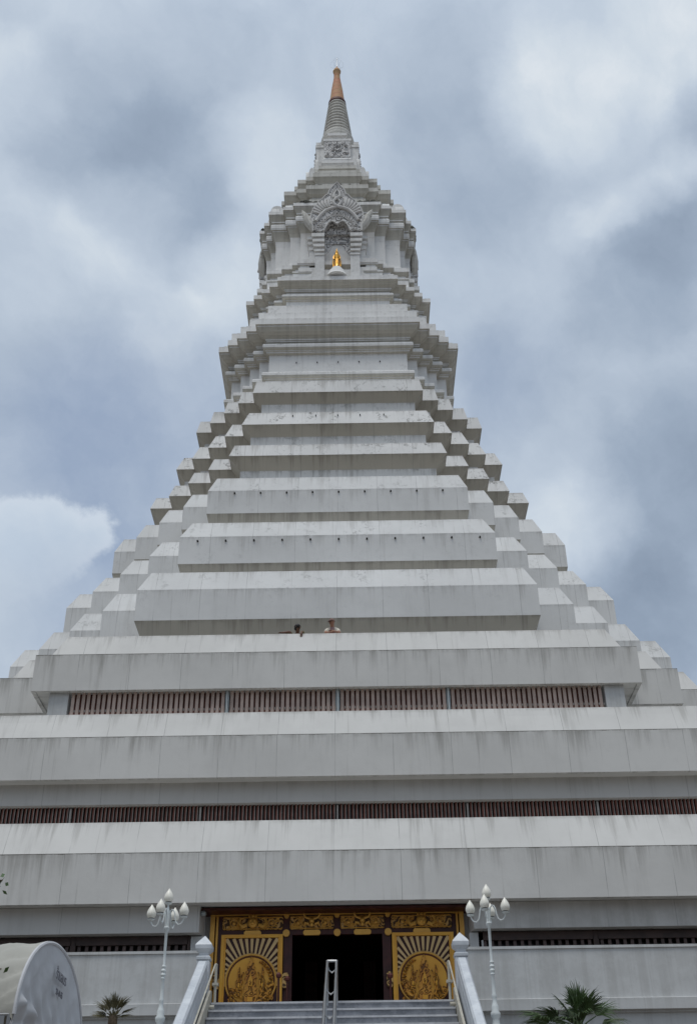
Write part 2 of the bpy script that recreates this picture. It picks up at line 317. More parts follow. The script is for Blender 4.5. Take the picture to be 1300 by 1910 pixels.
# ------------------------------------------------------------------ mesh builder (layout units in, metres out)
class MB:
    def __init__(self): self.v = []; self.f = []; self.m = []; self.mi = 0; self.t = {}
    def quadgrid(self, rings, closed=True, skip=()):
        n = len(rings[0]); base = len(self.v)
        for r in rings: self.v += [tuple(p) for p in r]
        for i in range(len(rings) - 1):
            for j in range(n if closed else n - 1):
                if j in skip: continue
                k = (j + 1) % n
                self.t[len(self.f)] = True
                self.face_i(base + i * n + j, base + i * n + k, base + (i + 1) * n + k, base + (i + 1) * n + j)
        return base, n
    def face_i(self, *idx): self.f.append(tuple(idx)); self.m.append(self.mi)
    def poly(self, pts):
        b = len(self.v); self.v += [tuple(p) for p in pts]; self.face_i(*range(b, b + len(pts)))
    def box(self, x0, x1, y0, y1, z0, z1):
        if x0 > x1: x0, x1 = x1, x0
        if y0 > y1: y0, y1 = y1, y0
        b = len(self.v)
        self.v += [(x0, y0, z0), (x1, y0, z0), (x1, y1, z0), (x0, y1, z0), (x0, y0, z1), (x1, y0, z1), (x1, y1, z1), (x0, y1, z1)]
        for q in ((0, 3, 2, 1), (4, 5, 6, 7), (0, 1, 5, 4), (1, 2, 6, 5), (2, 3, 7, 6), (3, 0, 4, 7)): self.face_i(*[b + k for k in q])
    def lathe(self, prof, cx=0, cy=0, cz=0, seg=24, cap=True):
        rings = [[(cx + r * math.cos(2 * math.pi * j / seg), cy + r * math.sin(2 * math.pi * j / seg), cz + z) for j in range(seg)] for r, z in prof]
        base, n = self.quadgrid(rings)
        if cap:
            self.face_i(*range(base + n - 1, base - 1, -1)); e = base + (len(prof) - 1) * n; self.face_i(*range(e, e + n))
    def tube(self, pts, r, seg=8, cap=True, flat=None):
        pts = [Vector(p) for p in pts]; rings = []; up = Vector((0, 0, 1)); prevn = None
        for i, p in enumerate(pts):
            t = (pts[min(i + 1, len(pts) - 1)] - pts[max(i - 1, 0)]).normalized()
            if prevn is None:
                a = up if abs(t.z) < 0.9 else Vector((1, 0, 0)); nvec = (a - t * a.dot(t)).normalized()
            else: nvec = (prevn - t * prevn.dot(t)).normalized()
            prevn = nvec; bvec = t.cross(nvec)
            rr = r[i] if isinstance(r, (list, tuple)) else r
            rings.append([p + (nvec * math.cos(2 * math.pi * j / seg) + bvec * math.sin(2 * math.pi * j / seg) * (flat or 1)) * rr for j in range(seg)])
        base, n = self.quadgrid(rings)
        if cap:
            self.face_i(*range(base + n - 1, base - 1, -1)); e = base + (len(pts) - 1) * n; self.face_i(*range(e, e + n))
    def prism(self, pts2, y0, y1):
        """outline in (x, z) extruded from y0 (front, nearer the camera) to y1"""
        n = len(pts2); b = len(self.v)
        self.v += [(x, y0, z) for x, z in pts2] + [(x, y1, z) for x, z in pts2]
        self.face_i(*range(b, b + n)); self.face_i(*range(b + 2 * n - 1, b + n - 1, -1))
        for j in range(n):
            k = (j + 1) % n; self.face_i(b + j, b + n + j, b + n + k, b + k)
    def ball(self, cx, cy, cz, rx, ry=None, rz=None, seg=10, rows=7):
        ry = ry or rx; rz = rz or rx
        rings = []
        for i in range(rows + 1):
            a = -math.pi / 2 + math.pi * i / rows; rr = max(math.cos(a), 0.02)
            rings.append([(cx + rx * rr * math.cos(2 * math.pi * j / seg), cy + ry * rr * math.sin(2 * math.pi * j / seg), cz + rz * math.sin(a)) for j in range(seg)])
        b, n = self.quadgrid(rings); self.face_i(*range(b + n - 1, b - 1, -1)); e = b + rows * n; self.face_i(*range(e, e + n))
    def rot4(self, k, start=0):
        """turn everything from vertex `start` on by k quarter turns round the tower axis"""
        for i in range(start, len(self.v)):
            x, y, z = self.v[i]; fx = YC - y
            for _ in range(k): x, fx = fx, -x
            self.v[i] = (x, YC - fx, z)
    def build(self, name, mat, parent=None, origin=(0, YC, 0), smooth=False, recalc=True):
        o3 = Vector(origin)
        me = bpy.data.meshes.new(name)
        me.from_pydata([((x - o3.x) * U, (y - o3.y) * U, (z - o3.z) * U) for x, y, z in self.v], [], self.f)
        mats = mat if isinstance(mat, (list, tuple)) else [mat]
        if self.t:      # metres below the upper edge of each band, for rain stains that start at ledges
            at = me.attributes.new('below', 'FLOAT', 'CORNER'); vals = []
            for fi, fc in enumerate(self.f):
                if fi in self.t:
                    a, b2, c2, d2 = (self.v[q_] for q_ in fc); h = (Vector(d2) - Vector(a)).length * U
                    vals += [h, h, 0.0, 0.0]
                else: vals += [5.0] * len(fc)
            at.data.foreach_set('value', vals)
        for mm in mats: me.materials.append(MAT[mm])
        if len(mats) > 1: me.polygons.foreach_set('material_index', self.m)
        bm = bmesh.new(); bm.from_mesh(me)
        if recalc: bmesh.ops.recalc_face_normals(bm, faces=bm.faces)
        bm.to_mesh(me); bm.free()
        if smooth:
            for p in me.polygons: p.use_smooth = True
            try: me.set_sharp_from_angle(angle=math.radians(40))
            except Exception: pass
        o = bpy.data.objects.new(name, me); col.objects.link(o)
        if parent is not None and parent.get('_o') is not None:
            po = Vector(parent['_o']); o.parent = parent; o.location = (o3 - po) * U
        else: o.location = Vector((o3.x * U, o3.y * U, EYE + o3.z * U))
        o['_o'] = tuple(origin)
        return o
def thing(name, label, cat, origin, group=None):
    o = bpy.data.objects.new(name, None); col.objects.link(o); o.empty_display_size = 0.3
    o.location = (origin[0] * U, origin[1] * U, EYE + origin[2] * U); o['_o'] = tuple(float(q) for q in origin)
    o['label'] = label; o['category'] = cat
    if group: o['group'] = group
    return o
def tag(o, label, cat, group=None):
    o['label'] = label; o['category'] = cat
    if group: o['group'] = group
    return o
def copy_tree(o, label, delta):
    c = o.copy(); col.objects.link(c); c['label'] = label; c.location = o.location + Vector(delta) * U
    for ch in [x for x in bpy.data.objects if x.parent == o]:
        d = ch.copy(); col.objects.link(d); d.parent = c
        for g in [x for x in bpy.data.objects if x.parent == ch]:
            e = g.copy(); col.objects.link(e); e.parent = d
    return c
def structure(o): o['kind'] = 'structure'; return o

# ------------------------------------------------------------------ ground
g = MB(); n = 40
for i in range(1): g.poly([(-900, -500, GZ), (900, -500, GZ), (900, 1300, GZ), (-900, 1300, GZ)])
structure(g.build('ground', 'paving', origin=(0, 0, GZ)))

# ------------------------------------------------------------------ tower: redented square plan
def C(a, w, n=4): return [(w + (a - w) * i / n, a - (a - w) * i / n) for i in range(n + 1)]
def outline(cs, off):
    q = []
    for i, p in enumerate(cs):
        q.append(p)
        if i + 1 < len(cs): q.append((p[0], cs[i + 1][1]))
    q = [(x - off, f - off) for x, f in q]
    loop = []
    for k in range(4):
        for x, f in q:
            for _ in range(k): x, f = f, -x
            loop.append((x, YC - f))
    return loop
def sweep(mb, cs, prof, capt=True, capb=False, skipfront=False, raw=False):
    rings = [[(x, y, z) for x, y in outline(cs, off)] for off, z in prof]
    n = len(rings[0])
    if raw:  # downward segments take the second material, with shade painted into its colour
        for i in range(len(rings) - 1):
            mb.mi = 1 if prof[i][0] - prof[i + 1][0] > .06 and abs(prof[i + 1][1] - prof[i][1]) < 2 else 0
            mb.quadgrid(rings[i:i + 2])
        mb.mi = 0
    else: mb.quadgrid(rings, skip=(n - 1,) if skipfront else ())
    if capt: mb.poly(rings[-1])
    if capb: mb.poly(rings[0][::-1])
T = thing('temple_tower', 'towering white stepped temple tower with carved niche and copper tipped spire', 'temple', (0, YC, GZ))
def tier(name, cs, prof, mat, label=None, **kw):
    mb = MB(); sweep(mb, cs, prof, **kw); o = mb.build(name, mat, T)
    if label: o['label'] = label
    return o
fA, fB, fC_, fD, fE, fF, fG = C(14.26, 8.12), C(15.81, 8.85), C(17.81, 9.60), C(20.33, 10.78), C(23.58, 12.28), C(27.03, 14.61), C(32.95, 19.34)
fT2, fT1 = C(38.0, 24.3), C(43.5, 29.3)
tier('tier', fA, [(.80, 65.8), (.80, 68.85), (0, 69.69), (.30, 71.3)], ['paint_high', 'soffit_brown_shade'], raw=True, label='uppermost sloping tier, streaked with black lichen')
tier('tier', fB, [(.80, 60.6), (.80, 63.8), (0, 64.7), (.60, 66.5)], ['paint_high', 'soffit_brown_shade'], raw=True)
tier('tier', fC_, [(.95, 55.4), (.95, 58.7), (0, 59.7), (.42, 61.15)], ['paint_high', 'soffit_brown_shade'], raw=True)
tier('tier', fD, [(.40, 50.0), (.12, 51.2), (-.06, 51.98), (-.06, 54.25), (.56, 55.93)], ['paint_mid', 'soffit_brown_shade'], raw=True)
tier('tier', fE, [(.85, 43.4), (.22, 44.71), (-.04, 45.27), (-.04, 47.72), (.76, 49.5)], ['paint_mid', 'soffit_brown_shade'], raw=True)
tier('tier', fF, [(2.2, 33.25), (2.2, 35.0), (.55, 37.62), (.08, 38.64), (.08, 41.15), (.86, 43.02)], ['paint_mid', 'soffit_brown_shade'], raw=True)
def terrace(name, cs, z0, z1, ztop, label=None, skipfront=False):
    zf = z1 - 0.15
    prof = [(1.2, z0 + .06), (.25, z0 + .06), (.25, z0 + .001), (0, z0), (0, z1), (.58, z1 + .015), (.66, z1 + .06), (1.52, ztop), (2.05, ztop + .01), (2.05, zf)]
    tier(name, cs, prof, 'paint_lower', label)
terrace('terrace', fG, 30.55, 33.08, 35.12, 'third terrace with sloping parapet two people lean on')
terrace('terrace', fT2, 22.84, 25.35, 27.38, 'second terrace, wide streaked band with sloping parapet')
terrace('terrace', fT1, 14.58, 17.03, 19.05, 'lowest terrace band over the golden entrance, dirt along its edge')
# walls set back under the terraces
tier('wall', fG, [(2.0, 25.1), (2.0, 30.7)], 'paint_plain')
tier('wall', fT2, [(1.9, 16.8), (1.9, 22.95)], 'louvre_dark')
tier('beam', fT2, [(1.5, 21.70), (.95, 21.69), (.95, 22.9)], 'paint_seam', capt=False)
# lower storey: open in front for the entrance
tier('wall', fT1, [(2.2, 9.2), (2.2, 14.7)], 'louvre_dark', skipfront=True)
bm_ = MB(); sweep(bm_, fT1, [(1.6, 13.39), (.80, 13.38), (.80, 14.62)], capt=False, skipfront=True)
yb = YC - 42.7
for sx, xin in ((-1, 6.50), (1, 6.72)):
    xo = 28.8
    # front beam with a splayed return into the entrance
    if sx == 1: bm_.build('beam', 'paint_seam', T); bm_ = MB()
    bm_.poly([(sx * xin, yb, 13.38), (sx * xo, yb, 13.38), (sx * xo, yb, 14.62), (sx * xin, yb, 14.62)])
    bm_.poly([(sx * xin, yb, 13.38), (sx * xo, yb, 13.38), (sx * xo, yb + 1.4, 13.38), (sx * (xin - .15), yb + 1.4, 13.38)])
    bm_.poly([(sx * xin, yb, 13.38), (sx * xin, yb, 14.62), (sx * (xin - .15), yb + 1.45, 14.62), (sx * (xin - .15), yb + 1.45, 13.38)])
bm_.build('beam', 'paint_seam', T)
for sx, xin in ((-1, 6.37), (1, 6.62)):
    jm = MB()
    jm.box(sx * (xin - .1), sx * (xin + .55), yb + .5, yb + 1.35, 9.3, 13.31)
    jm.box(sx * (xin - .02), sx * (xin + .5), yb + 1.16, yb + 1.4, 13.31, 14.62)
    jm.build('entrance_jamb', 'paint_plain', T)
# podium (a storey above ground, the stair climbs to its floor)
fP = C(44.5, 30.3)
p = MB(); sweep(p, fP, [(.10, GZ), (.10, 9.24), (-.02, 9.26), (-.02, 9.34), (-.22, 9.36), (-.22, 9.83), (-.02, 9.88), (.10, 9.91), (.10, 9.40)], capt=True)
p.build('podium', 'paint_plain', T)
for sx in (-1, 1):
    p = MB(); p.box(sx * 5.9, sx * 29.9, YC - 44.5, YC - 44.0, 9.86, 12.02); p.box(sx * 5.86, sx * 29.9, YC - 44.56, YC - 43.94, 12.02, 12.14)
    p.build('parapet', 'paint_plain', T)
p = MB()
sweep(p, fP, [(0, 9.86), (0, 12.02), (-.06, 12.03), (-.06, 12.14), (.5, 12.15), (.5, 9.86)], capt=False, skipfront=True)
p.build('parapet', 'paint_plain', T)

# louvred window bands ------------------------------------------------------
def louvre_bay(x0, x1, yf, z0, z1, pitch, fw, fd, mats, name='louvre_screen', rail=True, k=0, edge=False, depth=.22):
    """vertical fins in front of a dark pane; one bay = one part"""
    mb = MB(); n = max(1, round((x1 - x0) / pitch)); p_ = (x1 - x0) / n
    mb.mi = 1; mb.box(x0, x1, yf + fd + depth, yf + fd + depth + .08, z0, z1)
    for i in range(n):
        xc = x0 + (i + .5) * p_; j = R.uniform(-.01, .01)
        mb.mi = 0; mb.box(xc - fw / 2 + j, xc + fw / 2 + j, yf, yf + fd, z0, z1)
        if edge: mb.mi = 2; mb.box(xc + fw / 2 + j, xc + fw / 2 + j + .03, yf - .02, yf + .05, z0, z1)
        if rail:
            mb.mi = 2; mb.box(xc + p_ * .42, xc + p_ * .58, yf - .03, yf + .04, z0 + .18, z0 + .33)
    if rail: mb.mi = 1; mb.box(x0, x1, yf + .05, yf + .09, z0, z0 + .22)
    if k: mb.rot4(k)
    return mb.build(name, mats, T)
yG = YC - (32.95 - .5)
zw = 29.05
for k in range(4):
    w = 19.34 - 2.35
    xs = [-w, -6.9, .1, 7.1, w]
    for i in range(4):
        louvre_bay(xs[i] + .12, xs[i + 1] - .12, yG, 25.6 if k else 29.1, 30.6, .323, .2, .07, ['louvre_pale', 'louvre_red', 'louvre_edge'], k=k)
    for sx in (-1, 1):
        q = MB(); q.box(sx * (w + .0), sx * (w + 1.22), yG - .12, yG + 1.4, 25.2, 30.62); q.rot4(k)
        q.build('wall_pier', 'paint_plain', T)
    for x in xs[1:4]:
        q = MB(); q.box(x - .05, x + .01, yG - .12, yG + .2, 25.3, 30.6)
        q.mi = 1; q.box(x - .13, x - .075, yG - .02, yG + .2, 25.3, 30.6); q.box(x + .025, x + .10, yG - .02, yG + .2, 25.3, 30.6)
        q.rot4(k); q.build('mullion', ['white_enamel', 'post_steel'], T)
yT2 = YC - (38.0 - 1.35)
for k in range(4):
    xs = [-22.6, -14.9, -7.6, .1, 7.4, 14.7, 22.6]
    for i in range(6):
        louvre_bay(xs[i] + .1, xs[i + 1] - .1, yT2, 19.0, 21.75, .215, .085, .12, ['louvre_red', 'louvre_dark', 'louvre_edge'], k=k, rail=False, edge=True)
    for x in xs:
        q = MB(); q.box(x - .05, x + .05, yT2 - .08, yT2 + .1, 19.0, 21.6); q.rot4(k); q.build('mullion', 'louvre_edge', T)
yT1 = YC - (43.5 - 1.4)
for sx in (-1, 1):
    xs = [6.95, 12.6, 18.3, 24.0, 28.0]
    for i in range(4):
        x0, x1 = sorted((sx * xs[i], sx * xs[i + 1]))
        louvre_bay(x0 + .12, x1 - .12, yT1, 9.5, 13.35, .37, .15, .12, ['louvre_dim', 'window_glass', 'louvre_edge'], rail=False, depth=.3)
        q = MB(); q.mi = 0
        q.box(x0 + .1, x1 - .1, yT1 - .1, yT1 + .02, 12.95, 13.33)
        q.box(x1 - .13, x1 + .0, yT1 - .1, yT1 + .2, 9.4, 13.35); q.box(x0, x0 + .13, yT1 - .1, yT1 + .2, 9.4, 13.35)
        q.build('window_frame', 'louvre_dark', T)

# drainage spouts ----------------------------------------------------------
def spout(x, f, z, r=.075):
    q = MB(); y = YC - f; q.tube([(x, y - .12, z), (x, y + .2, z)], r, 10); q.build('drain_spout', 'pipe_dark', T, origin=(x, y, z))
for i in range(9): spout(-8.6 + i * 2.17, 20.39, 53.95)
for i in range(11): spout(-10.9 + i * 2.2, 23.62, 47.3)
for i in range(5): spout(-4.2 + i * 2.1 + R.uniform(-.1, .1), 15.45, 65.9, .05)
for i in range(5): spout(-4.2 + i * 2.1, 11.15, 76.0, .055)

# upper tower --------------------------------------------------------------
fH, fJ = C(12.52, 8.34), C(10.14, 6.46)
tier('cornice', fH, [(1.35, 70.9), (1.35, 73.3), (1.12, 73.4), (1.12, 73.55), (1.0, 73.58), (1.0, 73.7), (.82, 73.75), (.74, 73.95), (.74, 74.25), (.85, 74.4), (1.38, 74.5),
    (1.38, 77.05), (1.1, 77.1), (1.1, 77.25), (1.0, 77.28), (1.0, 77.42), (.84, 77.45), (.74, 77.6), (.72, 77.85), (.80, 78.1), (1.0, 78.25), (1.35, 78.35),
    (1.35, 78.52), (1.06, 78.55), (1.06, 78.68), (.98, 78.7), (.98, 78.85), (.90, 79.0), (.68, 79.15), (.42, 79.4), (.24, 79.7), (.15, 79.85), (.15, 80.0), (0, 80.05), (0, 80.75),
    (.5, 80.8), (.5, 81.3), (.95, 81.35), (.95, 82.45), (1.12, 82.5), (1.12, 83.6), (1.4, 83.65)], ['stucco', 'stucco_shade'], 'great moulded cornice below the niche, many stepped corners', raw=True)
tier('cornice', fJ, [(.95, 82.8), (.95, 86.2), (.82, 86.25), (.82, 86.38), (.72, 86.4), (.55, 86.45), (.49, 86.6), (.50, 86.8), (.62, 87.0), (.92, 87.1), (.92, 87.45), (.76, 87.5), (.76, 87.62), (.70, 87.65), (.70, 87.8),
    (.62, 87.9), (.40, 88.05), (.25, 88.25), (.15, 88.35), (.15, 88.42), (0, 88.45), (0, 89.0)], ['stucco', 'stucco_shade'], raw=True)
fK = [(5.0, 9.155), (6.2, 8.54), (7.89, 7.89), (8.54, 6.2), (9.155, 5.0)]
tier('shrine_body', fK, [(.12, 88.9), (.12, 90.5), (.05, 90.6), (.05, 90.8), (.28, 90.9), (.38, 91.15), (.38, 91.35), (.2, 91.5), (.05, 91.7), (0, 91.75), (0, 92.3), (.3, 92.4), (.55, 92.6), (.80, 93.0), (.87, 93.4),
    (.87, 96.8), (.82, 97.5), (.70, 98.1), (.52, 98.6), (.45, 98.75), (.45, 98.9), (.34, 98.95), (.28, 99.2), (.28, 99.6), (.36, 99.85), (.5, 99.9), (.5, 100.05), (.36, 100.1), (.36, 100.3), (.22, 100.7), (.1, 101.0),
    (.1, 101.1), (0, 101.12), (0, 101.6), (.35, 101.8)], ['stucco', 'stucco_shade'], raw=True)
fL2 = [(3.66, 7.24), (4.83, 6.70), (6.32, 6.32), (6.70, 4.83), (7.24, 3.66)]
fL3 = [(2.95, 5.84), (3.80, 5.26), (4.83, 4.83), (5.26, 3.80), (5.84, 2.95)]
tier('roof_tier', fL2, [(-.25, 101.7), (-.25, 102.3), (.55, 102.6), (.55, 104.2), (.35, 104.3), (.35, 104.7), (.6, 104.8), (.6, 105.2), (.3, 105.5), (.08, 105.95), (0, 106.1), (0, 106.75), (.4, 106.95)], ['stucco_roof', 'stucco_shade'], raw=True)
tier('roof_tier', fL3, [(-.3, 106.9), (-.3, 107.4), (.45, 107.6), (.45, 108.5), (.3, 108.6), (.3, 108.9), (.45, 109.0), (.25, 109.4), (.05, 109.8), (0, 109.85), (0, 110.5), (.35, 110.7)], ['stucco_roof', 'stucco_shade'], raw=True)
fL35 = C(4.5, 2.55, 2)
tier('roof_tier', fL35, [(0, 110.6), (0, 111.3), (.3, 111.4), (.3, 111.9), (.1, 112.2), (.1, 112.6), (.4, 112.7)], ['stucco_roof', 'stucco_shade'], raw=True)
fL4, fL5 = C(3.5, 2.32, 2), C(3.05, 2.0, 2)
tier('roof_tier', fL4, [(.3, 112.5), (.3, 113.4), (.08, 113.9), (0, 114.0), (0, 114.6), (.3, 114.8)], ['stucco_roof', 'stucco_shade'], raw=True)
tier('roof_tier', fL5, [(.25, 114.7), (.25, 115.2), (.05, 115.55), (0, 115.6), (0, 116.1), (.2, 116.25)], 'stucco')
fM = C(2.8, 1.78, 1)
tier('spire_plinth', fM, [(.15, 116.1), (.0, 116.6), (.1, 117.0), (.1, 120.0), (0, 120.1), (0, 120.5), (.3, 120.6)], 'stucco')
tier('spire_plinth', C(2.75, 1.25, 1), [(.3, 120.4), (.3, 121.0), (0, 121.2), (0, 121.7), (.3, 121.8)], 'stucco')
# relief panels on the plinth and dirt / moss crumbs on the ledges
for k in range(4):
    q = MB()
    for i in range(26):
        x = R.uniform(-1.4, 1.4); z = R.uniform(117.2, 119.8)
        q.ball(x, YC - 2.78, z, R.uniform(.1, .26), R.uniform(.1, .28), R.uniform(.1, .4), 8, 5)
    q.box(-1.62, 1.62, YC - 2.76, YC - 2.6, 117.0, 120.0)
    q.rot4(k); q.build('relief_panel', 'relief_stucco', T, smooth=True)
def crumbs(zc, a, w, n, smin, smax):
    for k in range(4):
        q = MB()
        for i in range(n):
            st = len(q.v); x = R.uniform(-w, w); s_ = R.uniform(smin, smax)
            q.ball(x, YC - a + R.uniform(0, .55), zc + s_ * .3, s_ * R.uniform(.7, 1.4), s_ * .8, s_ * R.uniform(.5, 1.0), 6, 4); q.rot4(k, st)
        q.build('moss_crust', 'moss', T)['kind'] = 'stuff'
crumbs(101.7, 9.05, 4.8, 90, .12, .42); crumbs(106.85, 7.1, 3.4, 46, .08, .24); crumbs(110.6, 5.7, 2.8, 24, .07, .15)
# leaf-shaped antefixes
def leaf(w, h, n=9):
    pts = []
    for i in range(n + 1):
        t = i / n; pts.append((w * math.sqrt(max(0, 1 - t ** 4.5)) * (1.12 - .3 * t), h * t))
    return [(-x, z) for x, z in pts[:-1]][::1], pts
def leaf_outline(w, h, n=9):
    L, Rr = leaf(w, h, n); return [(x, z) for x, z in L] + [(x, z) for x, z in reversed(Rr)]
def antefix(x, f, z, w, h, th):
    for k in range(4):
        for mir in (-1, 1):
            q = MB(); pts = [(mir * x + px, z + pz) for px, pz in leaf_outline(w, h)]
            q.prism(pts, YC - f, YC - f + th); q.rot4(k); q.build('antefix', 'stucco', T)
antefix(6.95, 7.6, 101.7, .72, 1.2, .9)
antefix(3.15, 3.9, 110.9, .42, 2.9, .8)
antefix(2.12, 2.85, 114.7, .34, 2.6, .7)
antefix(7.6, 6.0, 101.7, .5, 1.0, .8)

# spire --------------------------------------------------------------------
prof = [(2.2, 120.9), (2.42, 121.2), (2.44, 121.7), (2.2, 121.8), (2.32, 122.0), (2.30, 122.4), (2.1, 122.5), (2.2, 122.75), (2.14, 123.2), (1.95, 123.3), (2.02, 123.55), (1.92, 124.0), (1.75, 124.1)]
q = MB(); q.lathe(prof, 0, YC, 0, 40); q.build('spire_bell', 'stucco_roof', T, smooth=True)
prof = []; nr = 10
for i in range(nr):
    z0 = 124.1 + (130.75 - 124.1) * i / nr; z1 = 124.1 + (130.75 - 124.1) * (i + 1) / nr; r = 1.88 + (1.13 - 1.88) * i / nr
    for t in (0, .2, .4, .6, .8, .97): prof.append((r - .24 + .26 * math.sin(math.pi * t) ** .7, z0 + (z1 - z0) * t))
q = MB(); q.lathe(prof, 0, YC, 0, 40); q.build('ringed_spire', 'stucco_roof', T, smooth=True)
q = MB(); q.lathe([(1.12, 130.7), (1.2, 130.8), (1.16, 131.15), (1.0, 131.2)], 0, YC, 0, 32); q.build('spire_collar', 'collar_red', T, smooth=True)
q = MB(); q.lathe([(1.06, 131.1), (.92, 132.3), (.78, 133.8), (.58, 135.4), (.44, 136.5), (.42, 137.5), (.52, 137.75), (.55, 138.0), (.40, 138.4), (.12, 138.8), (.05, 139.2)], 0, YC, 0, 32); q.build('copper_cap', 'copper_leaf', T, smooth=True)
q = MB(); q.tube([(0, YC, 138.8), (0, YC, 141.2)], [.07, .02], 6)
for a in range(6):
    an = a * math.pi / 3; q.tube([(.05 * math.cos(an), YC + .05 * math.sin(an), 138.4), (.85 * math.cos(an), YC + .85 * math.sin(an), 139.0), (.9 * math.cos(an), YC + .9 * math.sin(an), 139.8), (.5 * math.cos(an), YC + .5 * math.sin(an), 140.5), (0, YC, 140.7)], .009, 4)
q.build('finial', 'steel', T)

# niche porches on the four faces -------------------------------------------
def spiral(cx, cz, r, turns, n, sgn=1, a0=0):
    return [(cx + sgn * r * (1 - .8 * t / n) * math.cos(a0 + turns * 2 * math.pi * t / n), cz + r * (1 - .8 * t / n) * math.sin(a0 + turns * 2 * math.pi * t / n)) for t in range(n + 1)]
def porch(k):
    f0 = 9.55 if k % 2 == 0 else 8.75
    def fin(q, name, mat, **kw):
        q.rot4(k); return q.build(name, mat, T, **kw)
    yf = YC - f0
    for s_ in (-1, 1):
        q = MB()          # piers with stepped bases and capitals
        q.box(s_ * 1.42, s_ * 2.45, yf, yf + 1.6, 89.2, 93.0)
        for zz, ex, h in ((92.75, .08, .22), (93.3, .16, .3), (93.9, .26, .4), (94.6, .34, .4), (95.3, .42, .5)):
            q.box(s_ * 1.42, s_ * (2.40 + ex), yf - ex, yf + 1.58, zz, zz + h)
        q.box(s_ * 1.425, s_ * 2.36, yf + .02, yf + 1.55, 92.9, 96.0)
        q.box(s_ * 2.45, s_ * 3.1, yf + .5, yf + 1.5, 90.2, 96.2)
        for zz, ex in ((94.0, .1), (94.8, .2), (95.5, .3)): q.box(s_ * 2.5, s_ * (3.1 + ex), yf + .5 - ex, yf + 1.45, zz, zz + .4)
        # moulded base beside the pier
        q.box(s_ * 2.4, s_ * 4.3, yf + .35, yf + 1.5, 90.7, 91.25); q.box(s_ * 2.4, s_ * 4.15, yf + .5, yf + 1.5, 91.25, 91.9); q.box(s_ * 2.4, s_ * 4.4, yf + .3, yf + 1.5, 91.9, 92.5)
        fin(q, 'niche_pier', 'stucco')
    q = MB()
    q.prism([(-4.1, 89.0), (4.1, 89.0), (3.7, 89.9), (2.9, 90.15), (2.7, 90.75), (-2.7, 90.75), (-2.9, 90.15), (-3.7, 89.9)], yf + .25, yf + 1.6)
    fin(q, 'niche_plinth', 'stucco_clean')
    q = MB()          # recess
    q.box(-1.43, 1.43, yf + .75, yf + 1.5, 89.2, 97.8); q.box(-1.6, 1.6, yf + .5, yf + 1.5, 97.4, 97.9)
    fin(q, 'niche_wall', 'stucco_clean')
    q = MB()
    q.box(-1.41, 1.41, yf + .68, yf + .76, 95.2, 97.2)
    for s_ in (-1, 1): q.prism([(s_ * 1.41, 93.4), (s_ * .85, 94.3), (s_ * .45, 95.2), (s_ * 1.41, 95.2)], yf + .68, yf + .755)
    q.tube([(.55 * math.cos(t * math.pi / 10), yf + .64, 96.2 + .42 * math.sin(t * math.pi / 10)) for t in range(21)], .07, 6)
    q.ball(0, yf + .66, 96.2, .28, .12, .2)
    q.box(-1.41, 1.41, yf + .62, yf + .70, 95.1, 95.24)
    fin(q, 'niche_carving', 'relief_stucco')
    # gabled pediment: flame-edged plate with arch cut-out
    half = [(0, 104.0), (.35, 103.5), (.85, 102.7), (1.0, 102.0), (1.25, 101.9), (1.7, 101.2), (2.05, 100.9), (2.35, 100.2), (2.65, 99.7), (2.85, 99.0), (2.95, 98.3), (2.85, 97.9), (2.75, 97.0), (2.7, 96.1)]
    inner = [(1.45, 96.1), (1.42, 96.4), (1.2, 96.9), (.95, 97.45), (.62, 97.65), (.3, 97.5), (0, 97.15)]
    pts = [(-x, z) for x, z in half[::-1]] + half[1:] + inner + [(-x, z) for x, z in inner[::-1]][1:]
    q = MB(); q.prism(pts, yf - .42, yf + .3); q.box(-2.4, 2.4, yf + .31, yf + 1.6, 96.3, 99.4)
    fin(q, 'pediment', 'relief_back')
    # raised carving: rim, radiating flames, twisted serpent bodies, tracery
    q = MB(); yq = yf - .45
    rim = [(-x, yq, z) for x, z in half[::-1]] + [(x, yq, z) for x, z in half[1:]]
    q.tube(rim, .085, 6)
    for s_ in (-1, 1):
        for i in range(7):          # flames around the shoulder
            a = math.radians(12 + i * 12.5); cx, cz = s_ * (.75 + 1.6 * math.cos(a)), 98.3 + 2.0 * math.sin(a) + .25
            L = .62; q2 = []
            for t in range(9):
                tt = t / 8; rr = L * (tt - .5) * 2
                q2.append((cx + s_ * (rr * math.cos(a) * .8 + .16 * math.sin(tt * math.pi)), yq, cz + rr * math.sin(a) + .22 * tt))
            q.tube(q2, [.03 + .15 * math.sin(math.pi * min(1, .15 + t / 8 * .85)) for t in range(9)], 6)
            q.tube([(x_ + s_ * .22, y_ - .02, z_ - .1) for x_, y_, z_ in q2[1:-1]], .04, 5)
        body = [(s_ * 2.35, 97.6), (s_ * 1.9, 98.5), (s_ * 1.3, 99.3), (s_ * .75, 99.6), (s_ * .2, 99.75), (-s_ * .3, 100.2), (-s_ * .42, 100.7), (-s_ * .1, 101.15), (s_ * .35, 101.5), (s_ * .3, 102.1), (0, 102.7)]
        q.tube([(x, yq - .06 - .05 * s_, z) for x, z in body], [.2, .2, .2, .19, .19, .18, .18, .17, .16, .13, .06], 8)
        for i in range(6):          # scrolls over the arch foot
            x, z = s_ * R.uniform(1.6, 2.55), R.uniform(96.3, 97.5)
            q.tube([(px, yq - .02, pz) for px, pz in spiral(x, z, R.uniform(.2, .32), 1.4, 14, s_, R.uniform(0, 6))], .05, 5)
